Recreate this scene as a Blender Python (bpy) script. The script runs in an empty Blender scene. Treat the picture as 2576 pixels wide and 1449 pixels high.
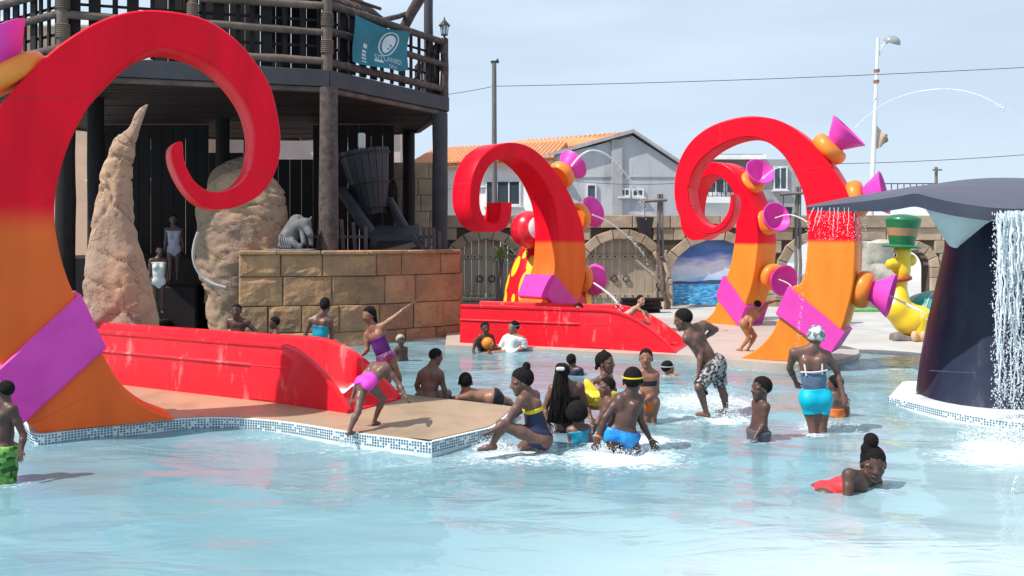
import bpy, math, random
import numpy as np
from mathutils import Vector, Matrix, noise as mnoise
R = math.radians
# ------------------------------------------------------------------ camera, sky, sun, exposure
scn = bpy.context.scene
C = scn.collection
FOC, CX, HZ, HC = 2250.0, 1288.0, 597.0, 2.4      # focal length and horizon in photo units (2576 wide), eye height
cam = bpy.data.cameras.new('camera'); camo = bpy.data.objects.new('camera', cam); C.objects.link(camo)
camo.location = (0, 0, HC); camo.rotation_euler = (R(90), 0, 0)
cam.sensor_width = 36; cam.lens = FOC / 2576 * 36; cam.shift_y = (HZ - 724.5) / 2576
cam.clip_end = 2000; cam.clip_start = 0.1
scn.camera = camo
SUN_EL, SUN_DX, SUN_DY = R(53), -0.92, -0.39         # direction to the sun on the ground
w = bpy.data.worlds.new('World'); scn.world = w; w.use_nodes = True
def build_world():
    nt = w.node_tree; N = nt.nodes; L = nt.links; N.clear()
    out = N.new('ShaderNodeOutputWorld'); bg = N.new('ShaderNodeBackground'); L.new(bg.outputs[0], out.inputs[0])
    sky = N.new('ShaderNodeTexSky'); sky.sky_type = 'NISHITA'; sky.sun_disc = False
    sky.sun_elevation = SUN_EL; sky.sun_rotation = math.atan2(SUN_DX, SUN_DY); sky.air_density = 1.0; sky.dust_density = 0.6; sky.ozone_density = 1.4
    sky.altitude = 0
    bg.inputs[1].default_value = 0.084
    tc = N.new('ShaderNodeTexCoord'); mp = N.new('ShaderNodeMapping'); mp.inputs['Scale'].default_value = (1.2, 1.2, 6.5); mp.inputs['Rotation'].default_value = (0, R(7), 0)
    L.new(tc.outputs['Generated'], mp.inputs[0])
    nz = N.new('ShaderNodeTexNoise'); nz.inputs['Scale'].default_value = 1.7; nz.inputs['Detail'].default_value = 5; nz.inputs['Roughness'].default_value = 0.5
    L.new(mp.outputs[0], nz.inputs['Vector'])
    rp = N.new('ShaderNodeMapRange'); rp.inputs[1].default_value = 0.40; rp.inputs[2].default_value = 0.66; rp.inputs[3].default_value = 0.76; rp.inputs[4].default_value = 1.0
    L.new(nz.outputs[0], rp.inputs[0])
    mx = N.new('ShaderNodeMix'); mx.data_type = 'RGBA'
    L.new(rp.outputs[0], mx.inputs[0]); L.new(sky.outputs[0], mx.inputs[6]); mx.inputs[7].default_value = (6.7, 8.1, 9.7, 1)
    L.new(mx.outputs[2], bg.inputs[0])
build_world()
sl = bpy.data.lights.new('sun', 'SUN'); sl.energy = 4.8; sl.angle = R(0.55); sl.color = (1.0, 0.95, 0.88)
slo = bpy.data.objects.new('sun', sl); C.objects.link(slo)
sdir = Vector((SUN_DX, SUN_DY, 0)).normalized() * math.cos(SUN_EL) + Vector((0, 0, math.sin(SUN_EL)))
slo.rotation_euler = sdir.to_track_quat('Z', 'Y').to_euler(); slo.location = sdir * 40
scn.view_settings.view_transform = 'Standard'; scn.view_settings.look = 'None'
scn.view_settings.exposure = 0.34; scn.view_settings.gamma = 1
scn.cycles.max_bounces = 6; scn.cycles.transparent_max_bounces = 8; scn.cycles.caustics_reflective = False; scn.cycles.caustics_refractive = False
scn.cycles.sample_clamp_indirect = 6
rng = random.Random(7); nrg = np.random.default_rng(7)
# ------------------------------------------------------------------ helpers
def U(x, y, Y): return Vector(((x - CX) * Y / FOC, Y, HC - (y - HZ) * Y / FOC))   # photo point at a known distance
def G(x, y, z=0.0): return U(x, y, (HC - z) * FOC / (y - HZ))                      # photo point on a level surface
def onplane(x, y, P, n):
    d = Vector(((x - CX) / FOC, 1, -(y - HZ) / FOC)); o = Vector((0, 0, HC))
    return o + d * ((Vector(P) - o).dot(n) / d.dot(n))
def link(name, me, m=None, parent=None, loc=None):
    o = bpy.data.objects.new(name, me); C.objects.link(o)
    if m is not None and me is not None:
        me.materials.clear() if False else None
        if len(me.materials) == 0: me.materials.append(m)
    if parent is not None: o.parent = parent
    if loc is not None: o.location = loc
    return o
def tag(o, label=None, cat=None, group=None, kind=None):
    if label: o['label'] = label
    if cat: o['category'] = cat
    if group: o['group'] = group
    if kind: o['kind'] = kind
    return o
def empty(name, loc=(0, 0, 0), label=None, cat=None, group=None, rz=0):
    o = bpy.data.objects.new(name, None); C.objects.link(o); o.location = loc; o.rotation_euler = (0, 0, rz); o.empty_display_size = 0.2
    return tag(o, label, cat, group)
class MB:
    """collects vertices and faces in world space; build() links them as one mesh (moved under its parent)"""
    def __init__(s): s.v = []; s.f = []
    def add(s, vs, fs):
        b = len(s.v); s.v += [tuple(p) for p in vs]; s.f += [tuple(b + i for i in f) for f in fs]; return s
    def box(s, c, d, ax=None):
        c = Vector(c); X, Y, Z = ax if ax else (Vector((1, 0, 0)), Vector((0, 1, 0)), Vector((0, 0, 1)))
        h = [q / 2 for q in d]
        vs = [c + X * (h[0] * i) + Y * (h[1] * j) + Z * (h[2] * k) for k in (-1, 1) for j in (-1, 1) for i in (-1, 1)]
        return s.add(vs, [(0, 2, 3, 1), (4, 5, 7, 6), (0, 1, 5, 4), (2, 6, 7, 3), (0, 4, 6, 2), (1, 3, 7, 5)])
    def cbox(s, c, d, ax=None, ch=0.01):
        """box with chamfered edges"""
        c = Vector(c); X, Y, Z = ax if ax else (Vector((1, 0, 0)), Vector((0, 1, 0)), Vector((0, 0, 1)))
        h = [q / 2 for q in d]; ch = min(ch, min(h) * 0.8); loops = []
        for kz, ins in ((-h[2], ch), (-h[2] + ch, 0), (h[2] - ch, 0), (h[2], ch)):
            a, b = h[0] - ins, h[1] - ins
            loops.append([c + X * x + Y * y + Z * kz for x, y in ((-a + ch, -b), (a - ch, -b), (a, -b + ch), (a, b - ch), (a - ch, b), (-a + ch, b), (-a, b - ch), (-a, -b + ch))])
        return s.loft(loops, closed=True)
    def loft(s, loops, closed=True, caps=True):
        n = len(loops[0]); vs = [p for l in loops for p in l]; fs = []
        for i in range(len(loops) - 1):
            for j in range(n if closed else n - 1):
                k = (j + 1) % n; fs.append((i * n + j, i * n + k, (i + 1) * n + k, (i + 1) * n + j))
        if caps and closed: fs.append(tuple(range(n))[::-1]); fs.append(tuple((len(loops) - 1) * n + j for j in range(n)))
        return s.add(vs, fs)
    def tube(s, pts, r, n=8, caps=True, jit=0):
        pts = [Vector(p) for p in pts]; rr = r if isinstance(r, (list, tuple)) else [r] * len(pts); loops = []
        up = None
        for i, p in enumerate(pts):
            t = (pts[min(i + 1, len(pts) - 1)] - pts[max(i - 1, 0)]).normalized()
            if up is None: up = Vector((0, 0, 1)) if abs(t.z) < 0.9 else Vector((1, 0, 0))
            a = t.cross(up).normalized(); b = a.cross(t).normalized(); up = b
            loops.append([p + (a * math.cos(2 * math.pi * j / n) + b * math.sin(2 * math.pi * j / n)) * (rr[i] * (1 + (rng.uniform(-jit, jit) if jit else 0))) for j in range(n)])
        return s.loft(loops, True, caps)
    def lathe(s, prof, n=20, o=(0, 0, 0), ax=(0, 0, 1), arc=1.0):
        o = Vector(o); Z = Vector(ax).normalized(); X = (Vector((0, 0, 1)) if abs(Z.z) < 0.9 else Vector((1, 0, 0))).cross(Z).normalized(); Yv = Z.cross(X)
        return s.loft([[o + Z * z + (X * math.cos(2 * math.pi * j / n) + Yv * math.sin(2 * math.pi * j / n)) * max(r, 1e-4) for j in range(n)] for r, z in prof], True, True)
    def prism(s, poly, a, b):
        """poly of 3D points swept from offset a to offset b"""
        a, b = Vector(a), Vector(b); return s.loft([[Vector(p) + a for p in poly], [Vector(p) + b for p in poly]])
    def build(s, name, m, parent=None, smooth=None, uv=None):
        me = bpy.data.meshes.new(name); 
        off = Vector(parent_loc(parent)) if parent is not None else Vector((0, 0, 0))
        me.from_pydata([tuple(Vector(p) - off) for p in s.v] if parent is not None else s.v, [], s.f); me.update()
        fix(me)
        if smooth is not None:
            me.polygons.foreach_set('use_smooth', [True] * len(me.polygons)); me.set_sharp_from_angle(angle=R(smooth))
        return link(name, me, m, parent)
def parent_loc(p):
    l = Vector((0, 0, 0))
    while p is not None: l += p.location; p = p.parent
    return l
def fix(me):
    import bmesh
    bm = bmesh.new(); bm.from_mesh(me); bmesh.ops.recalc_face_normals(bm, faces=bm.faces[:]); bm.to_mesh(me); bm.free()
def crom(pts, k):
    pts = [Vector(p) for p in pts]; out = []
    for i in range(len(pts) - 1):
        p0, p1, p2, p3 = pts[max(i - 1, 0)], pts[i], pts[i + 1], pts[min(i + 2, len(pts) - 1)]
        for j in range(k):
            t = j / k; out.append(0.5 * ((2 * p1) + (p2 - p0) * t + (2 * p0 - 5 * p1 + 4 * p2 - p3) * t * t + (3 * p1 - p0 - 3 * p2 + p3) * t ** 3))
    out.append(pts[-1]); return out
# ------------------------------------------------------------------ materials
def nodes(m): m.use_nodes = True; return m.node_tree.nodes, m.node_tree.links
def mat(name, c, c2=None, rough=0.6, scale=6.0, bump=0.0, bscale=None, spec=0.4, detail=6, coat=0.0, lo=0.38, hi=0.62, stretch=(1, 1, 1), rvar=0.0, bdist=0.02, trans=0, sss=0, geo=False):
    m = bpy.data.materials.new(name); N, L = nodes(m); b = N['Principled BSDF']
    b.inputs['Roughness'].default_value = rough; b.inputs['Specular IOR Level'].default_value = spec; b.inputs['Coat Weight'].default_value = coat; b.inputs['Coat Roughness'].default_value = 0.12
    if c2 is None: c2 = tuple(x * 0.82 for x in c)
    tc = N.new('ShaderNodeTexCoord'); mp = N.new('ShaderNodeMapping'); mp.inputs['Scale'].default_value = stretch
    if geo: gg = N.new('ShaderNodeNewGeometry'); L.new(gg.outputs['Position'], mp.inputs[0])
    else: L.new(tc.outputs['Object'], mp.inputs[0])
    nz = N.new('ShaderNodeTexNoise'); nz.inputs['Scale'].default_value = scale; nz.inputs['Detail'].default_value = detail; nz.inputs['Roughness'].default_value = 0.6; L.new(mp.outputs[0], nz.inputs['Vector'])
    r = N.new('ShaderNodeMapRange'); r.inputs[1].default_value = lo; r.inputs[2].default_value = hi; L.new(nz.outputs[0], r.inputs[0])
    mx = N.new('ShaderNodeMix'); mx.data_type = 'RGBA'; mx.inputs[6].default_value = (*c, 1); mx.inputs[7].default_value = (*c2, 1)
    L.new(r.outputs[0], mx.inputs[0]); L.new(mx.outputs[2], b.inputs['Base Color'])
    if rvar:
        rr = N.new('ShaderNodeMapRange'); rr.inputs[1].default_value = 0.3; rr.inputs[2].default_value = 0.7; rr.inputs[3].default_value = max(0.03, rough - rvar); rr.inputs[4].default_value = min(1, rough + rvar); L.new(nz.outputs[0], rr.inputs[0]); L.new(rr.outputs[0], b.inputs['Roughness'])
    if bump:
        n2 = N.new('ShaderNodeTexNoise'); n2.inputs['Scale'].default_value = bscale or scale * 3; n2.inputs['Detail'].default_value = 8; L.new(mp.outputs[0], n2.inputs['Vector'])
        bp = N.new('ShaderNodeBump'); bp.inputs['Strength'].default_value = bump; bp.inputs['Distance'].default_value = bdist; L.new(n2.outputs[0], bp.inputs['Height']); L.new(bp.outputs[0], b.inputs['Normal'])
    if sss: b.inputs['Subsurface Weight'].default_value = sss; b.inputs['Subsurface Radius'].default_value = (0.02, 0.008, 0.004)
    return m
def node(m, kind): return next(n for n in m.node_tree.nodes if n.bl_idname == kind)
M = {}
M['red'] = mat('red plastic', (0.72, 0.012, 0.03), (0.62, 0.008, 0.02), 0.3, 1.6, 0.02, 30, 0.5, coat=0.3, rvar=0.1)
M['slide_red'] = mat('red fibreglass', (0.80, 0.012, 0.025), (0.66, 0.012, 0.025), 0.34, 2.2, 0.05, 14, 0.25, coat=0.08, rvar=0.14, stretch=(1, 1, .35))
M['magenta'] = mat('magenta plastic', (0.76, 0.06, 0.42), (0.68, 0.05, 0.37), 0.42, 2.5, 0.02, 30, 0.3, coat=0.0, rvar=0.1)
M['orange'] = mat('orange plastic', (0.84, 0.25, 0.035), (0.77, 0.21, 0.03), 0.4, 2.5, 0.02, 30, 0.3, coat=0.05)
def tentacle_mat(name, zc, width, og=(0.82, 0.26, 0.035, 1)):
    """orange foot sprayed over into red higher up: the paint changes at a height of the object itself"""
    m = bpy.data.materials.new(name); N, L = nodes(m); b = N['Principled BSDF']
    b.inputs['Roughness'].default_value = 0.34; b.inputs['Specular IOR Level'].default_value = 0.09; b.inputs['Coat Weight'].default_value = 0.0; b.inputs['Coat Roughness'].default_value = 0.1
    tc = N.new('ShaderNodeTexCoord'); sx = N.new('ShaderNodeSeparateXYZ'); L.new(tc.outputs['Object'], sx.inputs[0])
    nz = N.new('ShaderNodeTexNoise'); nz.inputs['Scale'].default_value = 2.2; nz.inputs['Detail'].default_value = 4; L.new(tc.outputs['Object'], nz.inputs['Vector'])
    ad = N.new('ShaderNodeMath'); ad.operation = 'MULTIPLY_ADD'; L.new(nz.outputs[0], ad.inputs[0]); ad.inputs[1].default_value = width * 0.5; L.new(sx.outputs[2], ad.inputs[2])
    r = N.new('ShaderNodeMapRange'); r.interpolation_type = 'SMOOTHSTEP'; r.inputs[1].default_value = zc - width; r.inputs[2].default_value = zc + width; L.new(ad.outputs[0], r.inputs[0])
    mx = N.new('ShaderNodeMix'); mx.data_type = 'RGBA'; mx.inputs[6].default_value = og; mx.inputs[7].default_value = (0.86, 0.007, 0.024, 1); L.new(r.outputs[0], mx.inputs[0])
    n2 = N.new('ShaderNodeTexNoise'); n2.inputs['Scale'].default_value = 1.3; n2.inputs['Detail'].default_value = 7; L.new(tc.outputs['Object'], n2.inputs['Vector'])
    mp = N.new('ShaderNodeMapping'); mp.inputs['Scale'].default_value = (2.2, 2.2, .5); L.new(tc.outputs['Object'], mp.inputs[0]); L.new(mp.outputs[0], n2.inputs['Vector'])
    rr = N.new('ShaderNodeMapRange'); rr.inputs[1].default_value = .35; rr.inputs[2].default_value = .7; rr.inputs[3].default_value = 1.0; rr.inputs[4].default_value = 0.80; L.new(n2.outputs[0], rr.inputs[0])
    mm = N.new('ShaderNodeMix'); mm.data_type = 'RGBA'; mm.blend_type = 'MULTIPLY'; mm.inputs[0].default_value = 1; L.new(mx.outputs[2], mm.inputs[6]); L.new(rr.outputs[0], mm.inputs[7]); L.new(mm.outputs[2], b.inputs['Base Color'])
    r3 = N.new('ShaderNodeMapRange'); r3.inputs[1].default_value = .3; r3.inputs[2].default_value = .7; r3.inputs[3].default_value = .26; r3.inputs[4].default_value = .44; L.new(n2.outputs[0], r3.inputs[0]); L.new(r3.outputs[0], b.inputs['Roughness'])
    return m

def scuff(m, col=(0.85, 0.30, 0.30), lo=.60, hi=.72, sc=5.0, amt=.55, st=(1, 1, .3)):
    """pale rubbed and limescale marks over the paint"""
    N, L = m.node_tree.nodes, m.node_tree.links; b = N['Principled BSDF']; src = b.inputs['Base Color'].links[0].from_socket
    tc = N.new('ShaderNodeTexCoord'); mp = N.new('ShaderNodeMapping'); mp.inputs['Scale'].default_value = st; L.new(tc.outputs['Object'], mp.inputs[0])
    a = N.new('ShaderNodeTexNoise'); a.inputs['Scale'].default_value = sc; a.inputs['Detail'].default_value = 9; a.inputs['Roughness'].default_value = .7; L.new(mp.outputs[0], a.inputs['Vector'])
    c = N.new('ShaderNodeTexNoise'); c.inputs['Scale'].default_value = .7; L.new(tc.outputs['Object'], c.inputs['Vector'])
    ml = N.new('ShaderNodeMath'); ml.operation = 'MULTIPLY_ADD'; ml.inputs[1].default_value = .5; L.new(c.outputs[0], ml.inputs[0]); L.new(a.outputs[0], ml.inputs[2])
    r = N.new('ShaderNodeMapRange'); r.inputs[1].default_value = lo + .25; r.inputs[2].default_value = hi + .25; r.inputs[4].default_value = amt; L.new(ml.outputs[0], r.inputs[0])
    mx = N.new('ShaderNodeMix'); mx.data_type = 'RGBA'; L.new(r.outputs[0], mx.inputs[0]); L.new(src, mx.inputs[6]); mx.inputs[7].default_value = (*col, 1); L.new(mx.outputs[2], b.inputs['Base Color']); return m
scuff(M['slide_red'])
# ------------------------------------------------------------------ ground and water
def vnoise(x, y, z, sc):
    return np.array([mnoise.noise(Vector((a * sc, b * sc, c * sc))) for a, b, c in zip(x.ravel(), y.ravel(), z.ravel())]).reshape(x.shape)
def grid(xs, ys, zf):
    X, Y = np.meshgrid(xs, ys); Z = zf(X, Y); n, m = len(xs), len(ys)
    v = np.stack([X.ravel(), Y.ravel(), Z.ravel()], 1)
    i = np.arange((m - 1) * n).reshape(m - 1, n)[:, :-1].ravel(); f = np.stack([i, i + 1, i + n + 1, i + n], 1)
    return v, f
def npmesh(name, v, f, smooth=True):
    me = bpy.data.meshes.new(name); nv, nf, k = len(v), len(f), f.shape[1]
    me.vertices.add(nv); me.vertices.foreach_set('co', np.asarray(v, np.float32).ravel())
    me.loops.add(nf * k); me.loops.foreach_set('vertex_index', np.asarray(f, np.int32).ravel())
    me.polygons.add(nf); me.polygons.foreach_set('loop_start', np.arange(0, nf * k, k, dtype=np.int32))
    me.polygons.foreach_set('use_smooth', np.full(nf, smooth)); me.update(calc_edges=True); me.validate(); return me
def shore(X):          # distance of the waterline from the camera, by side position
    return 20.6 + 0.5 * np.sin(X * 0.45 + 1) + 0.25 * np.sin(X * 1.3) + np.where(X > 4, np.clip((X - 4) * -0.28, -1.9, 0), 0) + np.where(X > 8.5, (X - 8.5) * 0.35, 0)
def ground_z(X, Y):
    t = np.clip((shore(X) - Y) / 7.0, -0.5, 1)
    z = np.where(t > 0, -0.52 * np.clip(t, 0, 1) ** 0.85, np.clip(-t, 0, .5) * 0.16)
    return z
xs = np.concatenate([[-400, -120, -50, -25], np.linspace(-16, 16, 130), [25, 50, 120, 400]])
ys = np.concatenate([[-30, 0], np.linspace(3, 26, 140), [32, 40, 60, 120, 300, 900]])
v, f = grid(xs, ys, ground_z)
m = bpy.data.materials.new('pool floor and paving'); N, L = nodes(m); b = N['Principled BSDF']; b.inputs['Roughness'].default_value = 0.7
g = N.new('ShaderNodeNewGeometry'); sx = N.new('ShaderNodeSeparateXYZ'); L.new(g.outputs['Position'], sx.inputs[0])
r = N.new('ShaderNodeMapRange'); r.inputs[1].default_value = -0.28; r.inputs[2].default_value = -0.06; L.new(sx.outputs[2], r.inputs[0])
mx = N.new('ShaderNodeMix'); mx.data_type = 'RGBA'; mx.inputs[6].default_value = (0.36, 0.66, 0.70, 1); mx.inputs[7].default_value = (0.44, 0.43, 0.41, 1); L.new(r.outputs[0], mx.inputs[0])
nz = N.new('ShaderNodeTexNoise'); nz.inputs['Scale'].default_value = 1.3; nz.inputs['Detail'].default_value = 9; L.new(g.outputs['Position'], nz.inputs['Vector'])
rr = N.new('ShaderNodeMapRange'); rr.inputs[1].default_value = .3; rr.inputs[2].default_value = .7; rr.inputs[3].default_value = .82; rr.inputs[4].default_value = 1.08; L.new(nz.outputs[0], rr.inputs[0])
mm = N.new('ShaderNodeMix'); mm.data_type = 'RGBA'; mm.blend_type = 'MULTIPLY'; mm.inputs[0].default_value = 1; L.new(mx.outputs[2], mm.inputs[6]); L.new(rr.outputs[0], mm.inputs[7]); L.new(mm.outputs[2], b.inputs['Base Color'])
tag(link('ground', npmesh('ground', v, f), m), 'pale paving around the pool and its turquoise painted floor', kind='structure')
# foam spots: (x, y, radius, strength) on the water, where people or falls churn it up
FOAM = []
def foam(px, py, r, s=1.0, sx=1.0): p = G(px, py); FOAM.append((p.x, p.y, r, s, sx))
for a in ((1560, 1150, .5, 1.25, 1.4), (1600, 1120, .6, 1.1, 1), (1500, 1120, .3, .8, 1), (1700, 1120, .35, .6, 1.5), (1780, 1010, 1.0, 1.1, .9), (1830, 1055, .35, 1.3, 1), (1720, 1050, .6, .7, 1),
          (1300, 1140, .55, .9, 1.6), (1235, 1120, .25, 1, 1), (1380, 1145, .3, .7, 1), (2080, 1075, .4, .9, 1.3), (2050, 1095, .25, .8, 1), (1905, 1112, .22, .7, 1.2), (1120, 1160, .4, .45, 3.2), (900, 1125, .3, .5, 3), (700, 1095, .3, .4, 3.5), (875, 1112, .12, .9, 1),
          (2540, 1125, .55, 1.3, 1.1), (2500, 1150, .5, 1.0, 1.5), (2200, 1220, .25, .5, 1.5), (1680, 948, .3, .6, 1), (1980, 905, .8, .75, 1.8), (1900, 915, .8, .6, 1.5), (1690, 895, .8, .55, 2), (1500, 890, 1.0, .5, 2.6), (1480, 1090, .3, .6, 1), (30, 1222, .22, .6, 1.2), (2400, 960, .7, .35, 2), (2290, 930, 1., .4, 2)): foam(*a)
# water sheet with real waves
xs = np.linspace(-15, 15, 430); ys = 3.6 + (24.5 - 3.6) * np.linspace(0, 1, 520) ** 1.35
def waves(X, Y):
    Z = np.zeros_like(X); rg = np.random.default_rng(3)
    for i in range(26):
        wl = 0.25 * 1.16 ** i * 0.8; wl = min(wl, 4.5); a = 0.0026 * wl ** 0.9 * min(1, wl / .7)
        th = rg.normal(1.45, 0.55); ph = rg.uniform(0, 6.28)
        Z += a * np.sin((X * math.cos(th) + Y * math.sin(th)) * 2 * math.pi / wl + ph + 0.9 * np.sin(X * rg.uniform(.3, 1.1) + Y * rg.uniform(.2, .8)))
    for (x, y, r_, s, sx_) in FOAM:
        d2 = ((X - x) / sx_) ** 2 + (Y - y) ** 2; Z += 0.016 * s * np.exp(-d2 / (r_ * r_)) * np.sin(np.sqrt(d2 + 1e-6) * 19 + x * 7 + X * 9)
    return Z
v, f = grid(xs, ys, waves)
me = npmesh('water', v, f)
fo = np.zeros(len(v)); glare_milk = np.zeros(len(v))
for (x, y, r_, s, sx_) in FOAM: fo = np.maximum(fo, s * np.exp(-(((v[:, 0] - x) / sx_) ** 2 + (v[:, 1] - y) ** 2) / (r_ * r_) * 0.9))
glare_milk += 0.02 + 0.72 * np.exp(-((v[:, 0] - 3.0) / 3.0) ** 2 - ((v[:, 1] - 5.8) / 2.0) ** 2) + 0.35 * np.exp(-((v[:, 0] - 5.2) / 1.6) ** 2 - ((v[:, 1] - 9.6) / 2.2) ** 2)  # near-right patch is sky glare painted pale, far one churned fall water
for n_, a_ in (('foam', fo), ('glare_milk', glare_milk)):
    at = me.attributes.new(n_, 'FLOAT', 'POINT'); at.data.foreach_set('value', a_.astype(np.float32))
m = bpy.data.materials.new('pool water'); N, L = nodes(m); N.clear()
out = N.new('ShaderNodeOutputMaterial'); geo = N.new('ShaderNodeNewGeometry')
mp = N.new('ShaderNodeMapping'); mp.inputs['Scale'].default_value = (1.0, 2.3, 1); L.new(geo.outputs['Position'], mp.inputs[0])
n1 = N.new('ShaderNodeTexNoise'); n1.inputs['Scale'].default_value = 1.35; n1.inputs['Detail'].default_value = 2.5; n1.inputs['Roughness'].default_value = .5; n1.inputs['Distortion'].default_value = 1.4; L.new(mp.outputs[0], n1.inputs['Vector'])
bp = N.new('ShaderNodeBump'); mr = N.new('ShaderNodeTexNoise'); mr.inputs['Scale'].default_value = .35; mr.inputs['Detail'].default_value = 2; L.new(mp.outputs[0], mr.inputs['Vector']); ms = N.new('ShaderNodeMapRange'); ms.inputs[1].default_value = .38; ms.inputs[2].default_value = .62; ms.inputs[3].default_value = .10; ms.inputs[4].default_value = .46; L.new(mr.outputs[0], ms.inputs[0]); L.new(ms.outputs[0], bp.inputs['Strength']); bp.inputs['Distance'].default_value = 0.06; L.new(n1.outputs[0], bp.inputs['Height'])
tr = N.new('ShaderNodeBsdfTransparent'); tr.inputs[0].default_value = (0.80, 0.95, 0.96, 1)
df = N.new('ShaderNodeBsdfDiffuse'); L.new(bp.outputs[0], df.inputs['Normal'])
am = N.new('ShaderNodeAttribute'); am.attribute_name = 'glare_milk'; af = N.new('ShaderNodeAttribute'); af.attribute_name = 'foam'
n3 = N.new('ShaderNodeTexNoise'); n3.inputs['Scale'].default_value = .55; n3.inputs['Detail'].default_value = 4; L.new(mp.outputs[0], n3.inputs['Vector'])
cm = N.new('ShaderNodeMix'); cm.data_type = 'RGBA'; cm.inputs[6].default_value = (0.16, 0.335, 0.41, 1); cm.inputs[7].default_value = (0.25, 0.40, 0.455, 1); L.new(n3.outputs[0], cm.inputs[0])
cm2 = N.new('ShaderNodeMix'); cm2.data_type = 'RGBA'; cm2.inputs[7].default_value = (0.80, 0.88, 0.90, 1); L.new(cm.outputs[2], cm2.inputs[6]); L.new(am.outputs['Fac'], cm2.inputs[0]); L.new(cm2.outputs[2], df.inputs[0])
body = N.new('ShaderNodeMixShader'); body.inputs[0].default_value = 0.68; L.new(tr.outputs[0], body.inputs[1]); L.new(df.outputs[0], body.inputs[2])
gl = N.new('ShaderNodeBsdfGlossy'); gl.inputs['Roughness'].default_value = 0.035; L.new(bp.outputs[0], gl.inputs['Normal'])
fr = N.new('ShaderNodeFresnel'); fr.inputs[0].default_value = 1.33; L.new(bp.outputs[0], fr.inputs['Normal'])
surf = N.new('ShaderNodeMixShader'); L.new(fr.outputs[0], surf.inputs[0]); L.new(body.outputs[0], surf.inputs[1]); L.new(gl.outputs[0], surf.inputs[2])
# foam: white where the churn is strong, broken up by noise
n2 = N.new('ShaderNodeTexNoise'); n2.inputs['Scale'].default_value = 11; n2.inputs['Detail'].default_value = 7; n2.inputs['Roughness'].default_value = .68; n2.inputs['Distortion'].default_value = 1.0; L.new(mp.outputs[0], n2.inputs['Vector'])
ma = N.new('ShaderNodeMath'); ma.operation = 'MULTIPLY_ADD'; L.new(af.outputs['Fac'], ma.inputs[0]); ma.inputs[1].default_value = 0.36; L.new(n2.outputs[0], ma.inputs[2])
fr2 = N.new('ShaderNodeMapRange'); fr2.inputs[1].default_value = 0.68; fr2.inputs[2].default_value = 0.96; L.new(ma.outputs[0], fr2.inputs[0])
wd = N.new('ShaderNodeBsdfDiffuse'); wd.inputs[0].default_value = (0.82, 0.87, 0.88, 1)
fin = N.new('ShaderNodeMixShader'); L.new(fr2.outputs[0], fin.inputs[0]); L.new(surf.outputs[0], fin.inputs[1]); L.new(wd.outputs[0], fin.inputs[2]); L.new(fin.outputs[0], out.inputs[0])
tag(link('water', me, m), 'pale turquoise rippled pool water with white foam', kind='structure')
# ------------------------------------------------------------------ platform and island with mosaic rims
M['deck'] = mat('beige wet deck', (0.40, 0.29, 0.19), (0.32, 0.235, 0.155), 0.42, 1.2, 0.12, 26, 0.4, rvar=0.16, stretch=(1, .5, 1))
scuff(M['deck'], (0.22, 0.155, 0.105), .46, .62, 1.4, .5, (1, 1, 1)); node(M['deck'], 'ShaderNodeBsdfPrincipled').inputs['Specular IOR Level'].default_value = .55
M['white_tile'] = mat('white grout and tiles', (0.72, 0.76, 0.77), (0.58, 0.65, 0.67), 0.45, 3, 0.1, 60)
M['blue_tile'] = mat('dark blue glass tile', (0.03, 0.10, 0.16), (0.07, 0.19, 0.27), 0.22, 9, geo=True)
tile_me = bpy.data.meshes.new('tile'); 
def tile_mesh():
    b = MB(); b.loft([[Vector((x * s, -y0, z * s)) for x, z in ((-.0105, -.0095), (.0105, -.0095), (.0105, .0095), (-.0105, .0095))] for s, y0 in ((1, 0), (1, .002), (.8, .0045))])
    me = bpy.data.meshes.new('tile'); me.from_pydata(b.v, [], b.f); fix(me); me.materials.append(M['blue_tile']); return me
tile_me = tile_mesh()
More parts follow.
